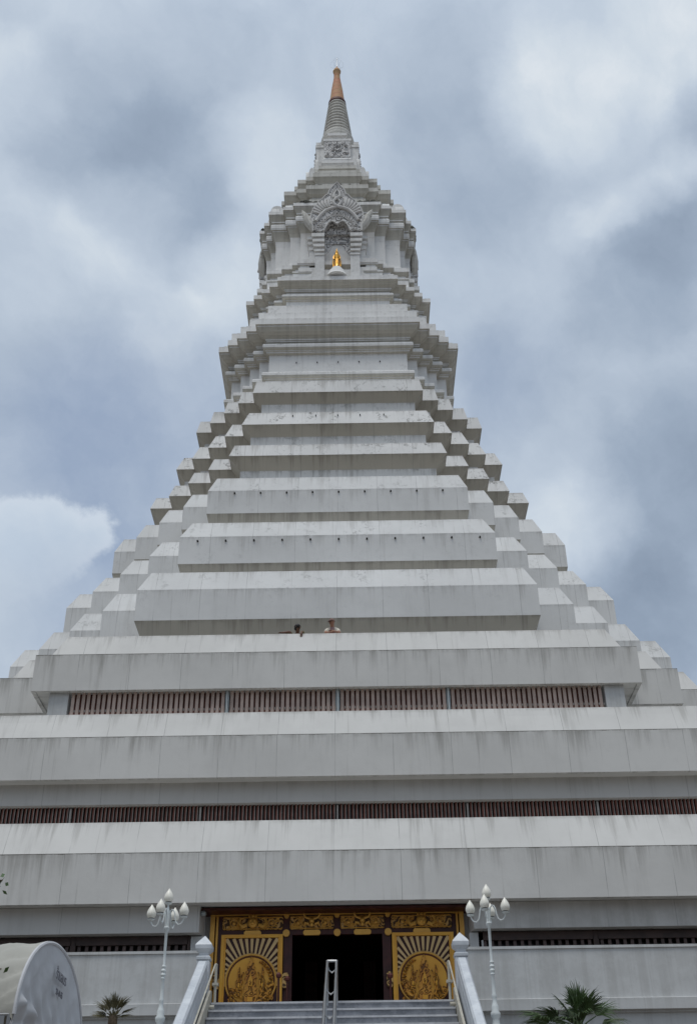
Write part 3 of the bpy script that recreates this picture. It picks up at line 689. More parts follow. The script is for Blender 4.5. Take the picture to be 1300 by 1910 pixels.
        for i in range(7):
            t = i / 6; x, z = s_ * (.25 + 1.35 * t), 98.6 - 1.1 * t ** 1.6
            q.tube([(px, yq - .02, pz) for px, pz in spiral(x, z, .2, 1.2, 12, s_, 1.2)], .045, 5)
        q.tube([(s_ * x, yq, z) for x, z in inner], .09, 6)
    for h in (.95, .6, .3):
        q.tube([(-h * .62, yq, 98.0), (-h * .75, yq, 98.0 + h * .6), (0, yq - .03, 98.0 + h * 1.65), (h * .75, yq, 98.0 + h * .6), (h * .62, yq, 98.0)], .05, 6)
    for h in (1.0, .72, .44):
        q.tube([(-h * .55, yq, 101.5), (-h * .62, yq, 102.0), (-h * .4, yq, 102.6), (0, yq, 102.2 + h * 1.6), (h * .4, yq, 102.6), (h * .62, yq, 102.0), (h * .55, yq, 101.5)], .045, 6)
    fin(q, 'pediment_carving', 'relief_plain', smooth=True)
    for s_ in (-1, 1):
        q = MB()          # upturned serpent heads at the eaves
        q.tube([(s_ * 2.5, yf - .1, 96.5), (s_ * 2.95, yf - .15, 97.1), (s_ * 3.35, yf - .15, 97.9), (s_ * 3.45, yf - .15, 98.6), (s_ * 3.75, yf - .15, 99.2), (s_ * 3.95, yf - .15, 99.7)], [.3, .42, .45, .36, .24, .04], 8)
        for i in range(4):
            q.tube([(s_ * (3.15 + .12 * i), yf - .2, 97.5 + i * .4), (s_ * (3.6 + .1 * i), yf - .2, 97.7 + i * .42), (s_ * (3.75 + .1 * i), yf - .2, 98.15 + i * .42)], [.14, .12, .02], 6)
        fin(q, 'serpent_finial', 'stucco_roof', smooth=True)
for k in range(4): porch(k)

# statue in the front niche ---------------------------------------------------
ys = YC - 9.35
S = thing('standing_statue', 'gold standing robed statue on a small white pedestal inside the high niche', 'statue', (-.08, ys, 89.3))
q = MB(); q.lathe([(1.25, 89.3), (1.05, 89.7), (.85, 90.3), (.62, 90.62), (.60, 90.75)], -.08, ys, 0, 20); 
q.build('pedestal', 'stucco_clean', S, origin=(-.08, ys, 89.3))
q = MB(); X = -.08
q.lathe([(.52, 90.75), (.55, 90.85), (.44, 91.0), (.42, 91.5), (.36, 92.0), (.34, 92.35), (.40, 92.75), (.36, 93.0), (.14, 93.1), (.13, 93.18)], X, ys, 0, 20)
q.ball(X, ys, 93.36, .19, .2, .24, 14, 9); q.lathe([(.17, 93.5), (.12, 93.62), (.07, 93.75), (.015, 94.0)], X, ys, 0, 12)
for s_ in (-1, 1):
    q.tube([(X + s_ * .34, ys, 92.88), (X + s_ * .47, ys - .05, 92.45), (X + s_ * .40, ys - .22, 92.12), (X + s_ * .16, ys - .38, 92.35)], [.13, .12, .1, .08], 8)
    q.tube([(X + s_ * .5, ys, 92.5), (X + s_ * .56, ys + .02, 91.7), (X + s_ * .50, ys, 91.0)], [.05, .1, .12], 8, flat=.5)
    q.ball(X + s_ * .2, ys, 93.36, .04, .06, .12)
    q.tube([(X + s_ * .13, ys - .34, 92.2), (X + s_ * .15, ys - .42, 91.6), (X + s_ * .14, ys - .42, 91.0)], [.07, .06, .07], 6)
q.ball(X, ys - .19, 93.34, .035, .05, .06)
q.v = [(X + (x_ - X) * .74, ys + (y_ - ys) * .8, z_) for x_, y_, z_ in q.v]; q.build('body', 'statue_gold', S, origin=(-.08, ys, 89.3), smooth=True)

# entrance ---------------------------------------------------------------------
yd = YC - 41.5; DX = .13
for x0_, x1_, z0_, z1_ in ((-28, -6.2 + DX, 9.3, 14.75), (6.2 + DX, 28, 9.3, 14.75), (-6.25 + DX, 6.25 + DX, 14.76, 15.0)):
    q = MB(); q.box(x0_, x1_, yd + .25, yd + .45, z0_, z1_); q.build('front_wall', 'paint_plain', T)
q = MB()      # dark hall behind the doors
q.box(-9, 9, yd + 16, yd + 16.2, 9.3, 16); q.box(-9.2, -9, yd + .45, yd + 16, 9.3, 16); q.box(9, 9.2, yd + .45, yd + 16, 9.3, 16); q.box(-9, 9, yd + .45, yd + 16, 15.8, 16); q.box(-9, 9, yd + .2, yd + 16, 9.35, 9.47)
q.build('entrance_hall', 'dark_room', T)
for x, yy in ((-1.6, 12), (1.8, 12), (-4.5, 12), (4.6, 12)):
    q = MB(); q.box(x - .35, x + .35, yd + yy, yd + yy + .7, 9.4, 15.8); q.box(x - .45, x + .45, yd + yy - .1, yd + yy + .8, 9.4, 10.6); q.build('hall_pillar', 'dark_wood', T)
q = MB(); q.mi = 0
q.box(.9, 2.0, yd + 4.0, yd + 4.6, 9.45, 11.2); q.build('offering_table', 'dark_wood', T)
q = MB(); q.box(-6.3 + DX, 6.3 + DX, yd - .1, yd + .25, 14.48, 14.9); q.box(-6.6, 6.75, yd - 1.0, yd + .3, 14.45, 14.56)
q.build('lintel', 'dark_wood', T)
FR = MB()
for s_ in (-1, 1):
    FR.box(DX + s_ * 6.0, DX + s_ * 6.22, yd - .12, yd + .2, 9.4, 14.55); FR.box(DX + s_ * 5.84, DX + s_ * 5.94, yd - .02, yd + .2, 9.4, 14.4)
FR.box(DX - 5.995, DX + 5.995, yd - .115, yd + .19, 14.42, 14.5); FR.box(DX - 5.995, DX + 5.995, yd - .16, yd + .15, 14.515, 14.62)
fr_o = FR.build('door_frame', 'gilt', T)
q = MB(); q.box(DX - 5.83, DX + 5.83, yd + .06, yd + .3, 13.5, 14.41); 
for s_ in (-1, 1): q.box(DX + s_ * 5.62, DX + s_ * 5.83, yd + .05, yd + .28, 9.4, 13.5); q.box(DX + s_ * 2.2, DX + s_ * 2.62, yd + .05, yd + .3, 9.4, 13.5)
q.build('transom', 'dark_wood', T)
def lintel_panel(x0, x1, kind):
    q = MB(); yy = yd + .0
    q.mi = 0; q.prism([(x0 + .08, 13.74), (x1 - .08, 13.74), (x1, 13.82), (x1, 14.28), (x1 - .08, 14.36), (x0 + .08, 14.36), (x0, 14.28), (x0, 13.82)], yy - .02, yy + .08)
    q.mi = 1
    q.tube([(x0 + .04, yy - .03, 13.8), (x0 + .04, yy - .03, 14.32), (x1 - .04, yy - .03, 14.32), (x1 - .04, yy - .03, 13.78), (x0 + .04, yy - .03, 13.78)], .028, 5)
    xc = (x0 + x1) / 2
    for s_ in (-1, 1):
        hw = (x1 - x0) / 2
        rc = hw * .62
        q.ball(xc + s_ * rc, yy - .03, 14.05, .1, .07, .1)
        q.tube([(xc + s_ * rc + .19 * math.cos(t * .524), yy - .04, 14.05 + .19 * math.sin(t * .524)) for t in range(13)], .025, 5)
        for i in range(10):
            px, pz = xc + s_ * R.uniform(.4, hw - .15), 14.05 + R.choice((-1, 1)) * R.uniform(.08, .22)
            q.tube([(a_, yy - .03, b_) for a_, b_ in spiral(px, pz, .11, 1.3, 9, s_, R.uniform(0, 6))], .024, 5)
    p = q.build('carved_panel', ['gilt_carved', 'gilt'], T, origin=(xc, yy, 14.0), smooth=True)
    q = MB()
    if kind == 'mask':
        q.ball(xc, yy - .12, 14.06, .26, .16, .26); q.ball(xc, yy - .26, 14.0, .12, .1, .08)
        for s_ in (-1, 1):
            q.ball(xc + s_ * .1, yy - .26, 14.14, .05); q.tube([(xc + s_ * .3, yy - .12, 13.95), (xc + s_ * .52, yy - .15, 13.85), (xc + s_ * .68, yy - .12, 14.05), (xc + s_ * .6, yy - .1, 14.27), (xc + s_ * .42, yy - .1, 14.25)], [.1, .11, .1, .08, .03], 7)
            q.tube([(xc + s_ * .12, yy - .12, 14.28), (xc + s_ * .2, yy - .12, 14.42), (xc + s_ * .1, yy - .12, 14.46)], [.07, .05, .02], 6)
        q.ball(xc, yy - .1, 14.36, .1, .08, .12)
    else:
        q.ball(xc, yy - .14, 14.1, .13, .14, .15); q.ball(xc, yy - .2, 13.92, .09, .1, .12)
        for s_ in (-1, 1):
            q.tube([(xc + s_ * .08, yy - .14, 14.2), (xc + s_ * .3, yy - .16, 14.27), (xc + s_ * .4, yy - .16, 14.42), (xc + s_ * .28, yy - .16, 14.56), (xc + s_ * .16, yy - .16, 14.58)], [.06, .055, .05, .035, .012], 7)
            q.tube([(xc + s_ * .15, yy - .1, 13.95), (xc + s_ * .32, yy - .1, 14.02), (xc + s_ * .38, yy - .1, 13.85)], [.07, .08, .03], 6)
    o = q.build('animal_mask', 'gilt', p, origin=(xc, yy, 14.0), smooth=True)
    q = MB(); q.prism([(xc - .35, 13.45), (xc + .35, 13.45), (xc + .42, 13.52), (xc + .42, 13.62), (xc + .35, 13.7), (xc - .35, 13.7), (xc - .42, 13.62), (xc - .42, 13.52)], yy - .06, yy + .06)
    q.build('plaque', 'gilt', p, origin=(xc, yy, 14.0))
for x0, x1, kd in ((-5.5, -2.52, 'mask'), (-2.2, -.02, 'horns'), (.28, 2.46, 'horns'), (2.78, 5.76, 'mask')): lintel_panel(x0, x1, kd)
for x in (-2.36, .13, 2.62):
    for z in (13.56, 14.38):
        q = MB(); q.tube([(x, yd - .07, z), (x, yd + .06, z)], .17 if z < 14 else .12, 16); q.build('boss', 'gilt', T)
def door_leaf(xc, mir):
    D_ = MB(); yy = yd - .02; w, zb, zt = 1.5, 9.46, 13.5
    for s_ in (-1, 1): D_.box(xc + s_ * 1.34, xc + s_ * w, yy - .1, yy + .1, zb, zt)
    D_.box(xc - 1.34, xc + 1.34, yy - .098, yy + .098, zt - .15, zt); D_.box(xc - 1.34, xc + 1.34, yy - .098, yy + .098, zb, zb + .2)
    for s_ in (-1, 1): D_.box(xc + s_ * 1.27, xc + s_ * 1.335, yy - .06, yy + .05, zb + .2, zt - .15)
    d = D_.build('door', 'gilt_bright', T, origin=(xc, yy, zb))
    d['label'] = ('left' if mir < 0 else 'right') + ' golden door panel with sunray carving'
    q = MB(); q.box(xc - 1.3, xc + 1.3, yy + .04, yy + .09, zb + .2, zt - .15); q.build('back_board', 'dark_wood', d, origin=(xc, yy, zb))
    zc, r = 11.36, 1.2
    q = MB()
    for i in range(25):
        a = math.radians(-8 + i * 196 / 24); ca, sa = math.cos(a), math.sin(a)
        r0 = r + .05; r1 = min(1.25 / max(abs(ca), 1e-3), (zt - .18 - zc) / max(sa, 1e-3) if sa > 0 else 9)
        if r1 <= r0 + .04: r1 = r0 + .04
        w0, w1 = .042, .042 + .045 * (r1 - r0)
        px, pz = -sa, ca
        for lo, hi, dd in ((w0, w1, 0),):
            b0 = (xc + ca * r0, zc + sa * r0); b1 = (xc + ca * r1, zc + sa * r1)
            q.prism([(b0[0] - px * lo, b0[1] - pz * lo), (b1[0] - px * hi, b1[1] - pz * hi), (b1[0] + px * hi, b1[1] + pz * hi), (b0[0] + px * lo, b0[1] + pz * lo)], yy - .05, yy + .05)
    q.tube([(xc + (r + .05) * math.cos(math.radians(-8 + i * 4.9)), yy + .02, zc + (r + .05) * math.sin(math.radians(-8 + i * 4.9))) for i in range(41)], .05, 6)
    q.build('sun_rays', 'gilt_ray', d, origin=(xc, yy, zb))
    for s_ in (-1, 1):
        q = MB(); q.box(xc + s_ * 1.0, xc + s_ * 1.26, yy - .02, yy + .05, zb + .2, zb + .75); q.build('corner_panel', 'gilt_carved', d, origin=(xc, yy, zb))
    q = MB(); q.tube([(xc + r * 1.0 * math.cos(t * math.pi / 24), yy - .05, zc + r * math.sin(t * math.pi / 24)) for t in range(49)], .055, 6, cap=False)
    q.build('ring', 'gilt', d, origin=(xc, yy, zb), smooth=True)
    q = MB(); q.tube([(xc + (r - .085) * math.cos(t * math.pi / 24), yy - .05, zc + (r - .085) * math.sin(t * math.pi / 24)) for t in range(49)], .028, 6, cap=False)
    q.build('inner_ring', 'collar_red', d, origin=(xc, yy, zb), smooth=True)
    q = MB(); q.lathe([(r, 0), (r, .06)], 0, 0, 0, 48)
    q.v = [(xc + x, yy - z + .02, zc + y) for x, y, z in q.v]; q.build('disc', 'gilt_bright', d, origin=(xc, yy, zb))
    q = MB(); y1 = yy - .1      # relief: spired shrine, flames, clouds
    lay = [(.36, 10.35, 10.7), (.30, 10.7, 11.0), (.33, 11.0, 11.1), (.26, 11.1, 11.45), (.30, 11.45, 11.53), (.22, 11.53, 11.72), (.25, 11.72, 11.79), (.17, 11.79, 11.95), (.19, 11.95, 12.0), (.12, 12.0, 12.15), (.14, 12.15, 12.18)]
    for hw, z0, z1 in lay: q.prism([(xc - hw, z0), (xc + hw, z0), (xc + hw * .93, z1), (xc - hw * .93, z1)], y1 - .03 - .02 * (.36 - hw), y1 + .08)
    q.prism([(xc - .1, 12.18), (xc + .1, 12.18), (xc + .02, 12.45), (xc, 12.72), (xc - .02, 12.45)], y1 - .02, y1 + .06)
    for s_ in (-1, 1):
        q.tube([(xc + s_ * x, y1 - .02, z) for x, z in ((.42, 10.6), (.62, 10.95), (.64, 11.3), (.55, 11.6), (.42, 11.35), (.47, 11.1), (.55, 11.3))], [.05, .07, .07, .05, .06, .05, .03], 6)
        q.tube([(xc + s_ * x, y1 - .02, z) for x, z in ((.55, 11.55), (.58, 11.8), (.54, 12.02))], [.06, .05, .01], 6)
        q.tube([(xc + s_ * x, y1 - .02, z) for x, z in ((.40, 10.55), (.5, 10.9), (.5, 11.2), (.43, 11.6), (.34, 11.75))], .03, 5)
        for i in range(13):
            x = s_ * R.uniform(.5, 1.0); z = R.uniform(10.35, 10.95) 
            q.tube([(xc + a_, y1 - .01, b_) for a_, b_ in spiral(x, z, R.uniform(.09, .16), 1.4, 10, s_, R.uniform(0, 6))], .032, 5)
    sg = -mir
    for i in range(9):      # flying scroll and dragon on the outer arc
        a = math.radians(60 - i * 9); q.ball(xc + sg * (r - .22) * math.cos(a), y1, zc + (r - .22) * math.sin(a), .12, .08, .06, 8, 5)
    for i in range(14):
        a = math.radians(-5 - i * 4); rr = r - .2 + .07 * math.sin(i * 1.3)
        q.ball(xc + sg * rr * math.cos(a), y1 - .02, zc + rr * math.sin(a), .1, .08, .09, 8, 5)
    q.tube([(xc + sg * x, y1 - .04, z) for x, z in ((1.0, 11.1), (.85, 11.25), (.75, 11.05), (.9, 10.8), (.7, 10.6), (.45, 10.45), (.2, 10.4))], [.04, .07, .08, .09, .09, .08, .05], 7)
    for i in range(9):
        q.tube([(xc + a_, y1 - .01, b_) for a_, b_ in spiral(-.9 + i * .22, 10.3 + .03 * (i % 3), .13, 1.2, 10, 1, i)], .035, 5)
    q.ball(xc, y1 - .05, 11.25, .09, .08, .14)
    q2 = MB(); q2.prism([(xc - .09, 11.12), (xc + .09, 11.12), (xc + .1, 11.35), (xc, 11.7), (xc - .1, 11.35)], y1 - .1, y1)
    for s_ in (-1, 1): q2.ball(xc + s_ * .56, y1 - .05, 11.15, .05, .04, .12)
    q2.box(xc - .12, xc + .12, y1 - .1, y1, 10.42, 10.62); q2.build('shrine_heart', 'gilt_bright', d, origin=(xc, yy, zb))
    q.build('relief', 'gilt_relief', d, origin=(xc, yy, zb), smooth=True)
    for s_ in (-1, 1):
        q = MB(); xx = xc + s_ * 1.66; hz = 11.35
        q.prism([(xx - .1, hz - .35), (xx + .1, hz - .35), (xx + .15, hz - .25), (xx + .15, hz + .25), (xx + .1, hz + .35), (xx - .1, hz + .35), (xx - .15, hz + .25), (xx - .15, hz - .25)], yy - .14, yy - .03)
        q.build('plaque', 'gilt_carved', d, origin=(xc, yy, zb))
door_leaf(-4.02, -1); door_leaf(4.30, 1)
q = MB(); q.ball(-6.35, yd - 1.0, 14.3, .16, .16, .13); q.build('security_camera', 'post_steel', T, smooth=True)

# ------------------------------------------------------------------ stairs
ST = thing('staircase', 'grey marble stairs with pale stone balustrades rising to the golden entrance', 'staircase', (0, 30, GZ))
y_top, z_top, rise, tread = 53.0, 9.44, .42, .74
nst = int((z_top - GZ) / rise)
q = MB(); q.mi = 0; q.box(-5.25, 5.25, y_top + .0, YC - 41.7, 9.30, z_top)   # landing slab
q.build('landing', 'marble_grey', ST, origin=(0, 30, GZ))
q = MB()
for i in range(nst):
    z1 = z_top - i * rise; y0 = y_top - i * tread
    q.mi = 1; q.box(-5.22, 5.22, y0 - .04, y0 + tread + .02 * 0 + (.3 if i == 0 else -.04), z1 - .075, z1 + (.004 if i == 0 else 0))
    q.mi = 0; q.box(-5.22, 5.22, y0 + .02, y0 + tread + .0, z1 - rise, z1 - .075)
q.build('steps', ['marble_grey', 'marble_edge'], ST, origin=(0, 30, GZ))
q = MB(); slope = rise / tread; yl = y_top - nst * tread
for s_ in (-1, 1):
    q = MB(); x0, x1 = s_ * 5.25, s_ * 5.36
    for xx0, xx1 in ((x0, x1),):
        P_ = [(y_top + .5, z_top - .2), (y_top + .5, z_top + .55), (y_top, z_top + .5), (yl, z_top + .5 - slope * (y_top - yl)), (yl, GZ)]
        b = len(q.v); q.v += [(xx0, y, z) for y, z in P_] + [(xx1, y, z) for y, z in P_]; n = len(P_)
        q.face_i(*range(b, b + n)); q.face_i(*range(b + n, b + 2 * n))
        for j in range(n): q.face_i(b + j, b + (j + 1) % n, b + n + (j + 1) % n, b + n + j)
    q.build('stringer', 'stone_cream', ST, origin=(0, 30, GZ))
for s_ in (-1, 1):
    q = MB(); cx_ = s_ * 5.68
    zt0 = 11.25
    prof2 = [(-.22, 0), (.22, 0), (.22, .34), (.15, .44), (-.15, .44), (-.22, .34)]   # coping section (x, z)
    rings = []
    for y in (y_top - .02, yl): rings.append([(cx_ + px, y, zt0 - .5 - slope * (y_top - y) + pz - .02) for px, pz in prof2])
    b, n = q.quadgrid(rings); q.face_i(*range(b, b + n)); q.face_i(*range(b + n, b + 2 * n))
    q.build('coping', 'marble_white', ST, origin=(0, 30, GZ))
    q = MB()
    P_ = [(y_top + .2, GZ), (y_top + .2, zt0 - .5), (y_top, zt0 - .52), (yl, zt0 - .52 - slope * (y_top - yl)), (yl, GZ)]
    b = len(q.v); xx0, xx1 = s_ * 5.45, s_ * 5.87; q.v += [(xx0, y, z) for y, z in P_] + [(xx1, y, z) for y, z in P_]; n = len(P_)
    q.face_i(*range(b, b + n)); q.face_i(*range(b + n, b + 2 * n))
    for j in range(n): q.face_i(b + j, b + (j + 1) % n, b + n + (j + 1) % n, b + n + j)
    q.build('balustrade', 'marble_white', ST, origin=(0, 30, GZ))
    q = MB(); yp = y_top + .45
    q.box(cx_ - .28, cx_ + .28, yp - .28, yp + .28, 8.9, 11.2); q.box(cx_ - .25, cx_ + .25, yp - .25, yp + .25, 11.2, 11.27)
    r2 = math.sqrt(2)
    rings = []
    for hw, z in ((.30, 11.27), (.31, 11.38), (.20, 11.47), (.21, 11.56), (.36, 11.72), (.37, 11.88), (.31, 11.97), (.08, 12.24), (.01, 12.32)):
        rings.append([(cx_ - hw, yp - hw, z), (cx_ + hw, yp - hw, z), (cx_ + hw, yp + hw, z), (cx_ - hw, yp + hw, z)])
    b, n = q.quadgrid(rings); q.face_i(b, b + 1, b + 2, b + 3)
    q.build('newel_post', 'marble_white', ST, origin=(0, 30, GZ))
    # brass-less steel side rail fixed to the balustrade
    q = MB(); xr = s_ * 5.1
    q.tube([(xr, y_top + .3, z_top + 1.65), (xr, y_top - .1, z_top + 1.55), (xr, yl, z_top + 1.5 - slope * (y_top - yl))], .035, 8)
    q.tube([(xr, y_top + .3, z_top), (xr, y_top + .3, z_top + 1.65)], .06, 8)
    q.tube([(s_ * 5.02, y_top - .45, z_top - .25), (s_ * 5.3, y_top - .45, z_top - .25)], .08, 8)
    q.box(xr - .13, xr + .13, y_top + .17, y_top + .43, z_top + .75, z_top + .85)
    q.build('side_rail', 'stone_cream', ST, origin=(0, 30, GZ), smooth=True)
    # flank plinth carrying the lamp
    q = MB(); q.box(s_ * 5.93, s_ * 7.6, 47.6, YC - 44.9, GZ, 7.0); q.box(s_ * 5.93, s_ * 7.7, 47.5, YC - 44.9, 7.0, 7.12)
    q.build('lamp_plinth', 'paint_plain', ST, origin=(0, 30, GZ))

HR = thing('handrail', 'double steel handrail running down the middle of the stairs', 'handrail', (0, yl + 1, GZ))
q = MB(); zr = 1.6
for s_ in (-1, 1):
    q.tube([(s_ * .2, y_top - .4, z_top - .25), (s_ * .2, y_top - .4, z_top + zr - .1), (s_ * .2, y_top - .45, z_top + zr - .02)], .055, 8)
    q.tube([(s_ * .2, y_top - .4, z_top + zr - .05), (s_ * .2, yl, z_top + zr - .05 - slope * (y_top - .4 - yl))], .06, 10)
q.build('rail', 'steel', HR, origin=(0, yl + 1, GZ), smooth=True)
q = MB()
for i in range(9):
    y = y_top - .4 - i * 2.3; z = z_top + zr - .1 - slope * (i * 2.3)
    q.tube([(-.2, y, z - .05), (-.15, y, z - .3), (0, y, z - .42), (.15, y, z - .3), (.2, y, z - .05)], .035, 8)
    if i: 
        for s_ in (-1, 1): q.tube([(s_ * .2, y, z), (s_ * .2, y, z - zr - .3)], .04, 8)
q.tube([(-.2, y_top - .4, z_top + zr - .03), (.2, y_top - .4, z_top + zr - .03)], .05, 8)
q.build('bracket', 'steel', HR, origin=(0, yl + 1, GZ), smooth=True)

# queue posts by the doors
def stanchion(x, y, label):
    o = thing('queue_post', label, 'barrier post', (x, y, z_top), 'barrier posts beside the doors')
    q = MB(); q.lathe([(.28, z_top), (.28, z_top + .04), (.1, z_top + .1)], x, y, 0, 16); q.build('base', 'black_plastic', o, origin=(x, y, z_top), smooth=True)
    q = MB(); q.lathe([(.05, z_top + .08), (.05, z_top + 1.65)], x, y, 0, 10); q.build('pole', 'dark_wood', o, origin=(x, y, z_top), smooth=True)
    q = MB(); q.lathe([(.05, z_top + 1.63), (.12, z_top + 1.68), (.14, z_top + 1.78), (.05, z_top + 1.88)], x, y, 0, 12); q.build('knob', 'collar_red', o, origin=(x, y, z_top), smooth=True)
stanchion(-2.55, 56.4, 'slim barrier post with red knob nearest the left golden door')
stanchion(-2.2, 57.2, 'barrier post with red knob at the left edge of the dark doorway')
stanchion(2.62, 56.8, 'barrier post with red knob in front of the right golden door')

# ------------------------------------------------------------------ street lamps
def lamp(x, y, zb, label):
    o = thing('street_lamp', label, 'lamp post', (x, y, zb), 'white lamp posts flanking the stairs')
    org = (x, y, zb); Z0 = zb
    q = MB(); q.lathe([(r_ * .8, z_) for r_, z_ in [(.42, 7.12), (.42, 7.25), (.34, 7.3), (.32, 7.5), (.2, 7.7), (.17, 8.0), (.24, 8.1), (.25, 8.2), (.17, 8.3), (.19, 8.42), (.15, 8.5), (.11, 8.6), (.10, 8.75), (.12, 8.8), (.12, 8.88), (.09, 8.95),
        (.075, 9.6), (.12, 9.66), (.08, 9.72), (.14, 9.8), (.09, 9.88), (.14, 9.96), (.07, 10.05), (.12, 10.12), (.06, 10.2), (.07, 10.6), (.075, 11.5), (.15, 11.58), (.16, 11.64), (.08, 11.72), (.07, 12.45), (.04, 12.5), (.04, 12.62)]], x, y, zb - 7.12, 14)
    q.build('pole', 'white_enamel', o, origin=org, smooth=True)
    def globe(gx, gy, gz):
        q = MB(); q.lathe([(.05, 0), (.14, .03), (.16, .07), (.1, .08)], gx, gy, gz - .09, 14); q.build('globe_holder', 'white_enamel', o, origin=org, smooth=True)
        q = MB(); q.lathe([(.12, 0), (.125, .03), (.10, .04)], gx, gy, gz - .01, 14); q.build('gasket', 'black_plastic', o, origin=org, smooth=True)
        q = MB(); q.lathe([(.115, 0), (.17, .06), (.195, .14), (.19, .22), (.155, .32), (.10, .42), (.045, .50), (.008, .56)], gx, gy, gz + .02, 18); q.build('lamp_globe', 'glass_globe', o, origin=org, smooth=True)
    globe(x, y, zb - 7.12 + 12.66)
    for k in range(4):
        a = math.radians(-15 + 90 * k); ca, sa = math.cos(a), math.sin(a)
        q = MB(); pr = [(.06, 11.66), (.08, 12.05), (.11, 12.27), (.18, 12.36), (.26, 12.33), (.32, 12.2), (.35, 12.0), (.40, 11.82), (.50, 11.73), (.62, 11.76), (.70, 11.88), (.73, 12.0)]
        q.tube([(x + ca * r_, y + sa * r_, zb - 7.12 + z_) for r_, z_ in pr], .03, 8); q.build('arm', 'white_enamel', o, origin=org, smooth=True)
        globe(x + ca * .73, y + sa * .73, zb - 7.12 + 12.06)
    return o
L1 = lamp(-6.72, 49.0, 7.12, 'white lamp post with five lotus globes standing left of the stairs')
copy_tree(L1, 'white lamp post with five lotus globes standing right of the stairs', (13.25, 0, 0))

# ------------------------------------------------------------------ canopy tent
tx, ty0, ty1, te, tt = -7.25, 30.0, 37.7, 5.15, 7.52
TE = thing('canopy_tent', 'grey white vaulted canvas tent with small dark lettering beside the podium wall', 'tent', (tx - 6, 33, GZ))
org = (tx - 6, 33, GZ)
def arch(t, zoff=0):    # t 0..1 from near eave to far eave
    y = ty0 + (ty1 - ty0) * (.5 - .5 * math.cos(math.pi * t)); z = te + (tt - te) * math.sin(math.pi * t) ** 1.0
    return y, z + zoff
q = MB(); rings = []; NX, NT = 90, 160
for i in range(NX + 1):
    x = tx - 14 * i / NX; row = []
    for j in range(NT + 1):
        t = j / NT; y, z = arch(t)
        w_ = t * 46 + i * .55 + 1.8 * math.sin(t * 9 + i * .21); sag = (.08 + .08 * math.exp(-i * .06)) * (abs(math.sin(w_)) ** .6 - .6) * min(1, .25 + 2.2 * abs(t - .5)) + .03 * math.sin(i * .9 + 5 * math.sin(t * 7))
        row.append((x, y, z + sag - .05 * math.sin(math.pi * (i % 20) / 20)))
    rings.append(row)
q.quadgrid(rings, closed=False); 
q.quadgrid([[(x_, y_, z_ - .03) for x_, y_, z_ in r_] for r_ in rings], closed=False)
q.build('canvas_roof', 'canvas_cream', TE, origin=org, smooth=True)
from mathutils import noise as mn
q = MB(); rows = []
for j in range(NT + 1):
    y, z = arch(j / NT); rows.append([])
    for i in range(81):
        u = i / 80; zz = te - 2.6 + (z - (te - 2.6)) * u
        h_ = u * (z - te + 2.6); cr_ = mn.ridged_multi_fractal(Vector((y * .55 + 3, zz * .9, 1.7)), 1.0, 2.1, 4, 1.0, 2.0); wob = .05 * cr_ + .16 * math.exp(-((h_ - 2.75 - .18 * math.sin(y * 1.1)) / .16) ** 2) - .12 * math.exp(-((h_ - 2.4 - .3 * math.sin(y * .8 + 1)) / .12) ** 2) + .075 * math.sin(y * 6 + h_ * 3 + 2 * math.sin(h_ * 2.1)) * math.exp(-((h_ - 2.6) / .8) ** 2) + .025 * math.sin(y * 4.1 - h_ * 5)
        rows[-1].append((tx + .02 + wob * .8 * min(1, (1 - u) * 8, max(0, z - zz) * 1.6), y, zz))
q.quadgrid(rows, closed=False); q.quadgrid([[(x_ - .03, y_, z_) for x_, y_, z_ in r_] for r_ in rows], closed=False)
q.build('canvas_end', 'tent_canvas', TE, origin=org, smooth=True)
q = MB(); q.tube([(tx + .02, *arch(j / 60)) for j in range(61)], .05, 6); q.build('hem', 'tent_canvas', TE, origin=org, smooth=True)
for x in (tx - .1, tx - 6.9, tx - 13.7):
    for y in (ty0 + .05, ty1 - .05): q = MB(); q.tube([(x, y, GZ), (x, y, te)], .06, 8); q.build('pole', 'tent_pole', TE, origin=org, smooth=True)
for y in (ty0 + .05, ty1 - .05): q = MB(); q.tube([(tx - .1, y, te), (tx - 13.7, y, te)], .06, 8); q.build('beam', 'tent_pole', TE, origin=org, smooth=True)
q = MB(); q.poly([(tx - 14, ty0, te + .0), (tx - .2, ty0, te + .0), (tx - .2, ty0 + .02, te - .9), (tx - 14, ty0 + .02, te - .9)]); q.build('valance', 'tent_pole', TE, origin=org)
def wall_text(body, y, z, size):
    cu = bpy.data.curves.new('lettering', 'FONT'); cu.body = body; cu.size = size * U; cu.extrude = .002; cu.offset = 0.004; cu.align_x = 'CENTER'; cu.materials.append(MAT['tent_ink'])
    o = bpy.data.objects.new('lettering', cu); col.objects.link(o); o.parent = TE
    o.rotation_euler = (math.pi / 2, 0, math.pi / 2)
    o.location = ((tx + .16 - org[0]) * U, (y - org[1]) * U, (z - org[2]) * U)
    bpy.context.view_layer.update()
    me = bpy.data.meshes.new_from_object(o.evaluated_get(bpy.context.evaluated_depsgraph_get())); m2 = bpy.data.objects.new('lettering', me); col.objects.link(m2)
    m2.parent = TE; m2.rotation_euler = o.rotation_euler; m2.location = o.location; bpy.data.objects.remove(o)
wall_text("\u0e23\u0e49\u0e32\u0e19\u0e2d\u0e21\u0e23", 33.75, 6.6, .38); wall_text("20-10-55", 33.7, 6.22, .22)

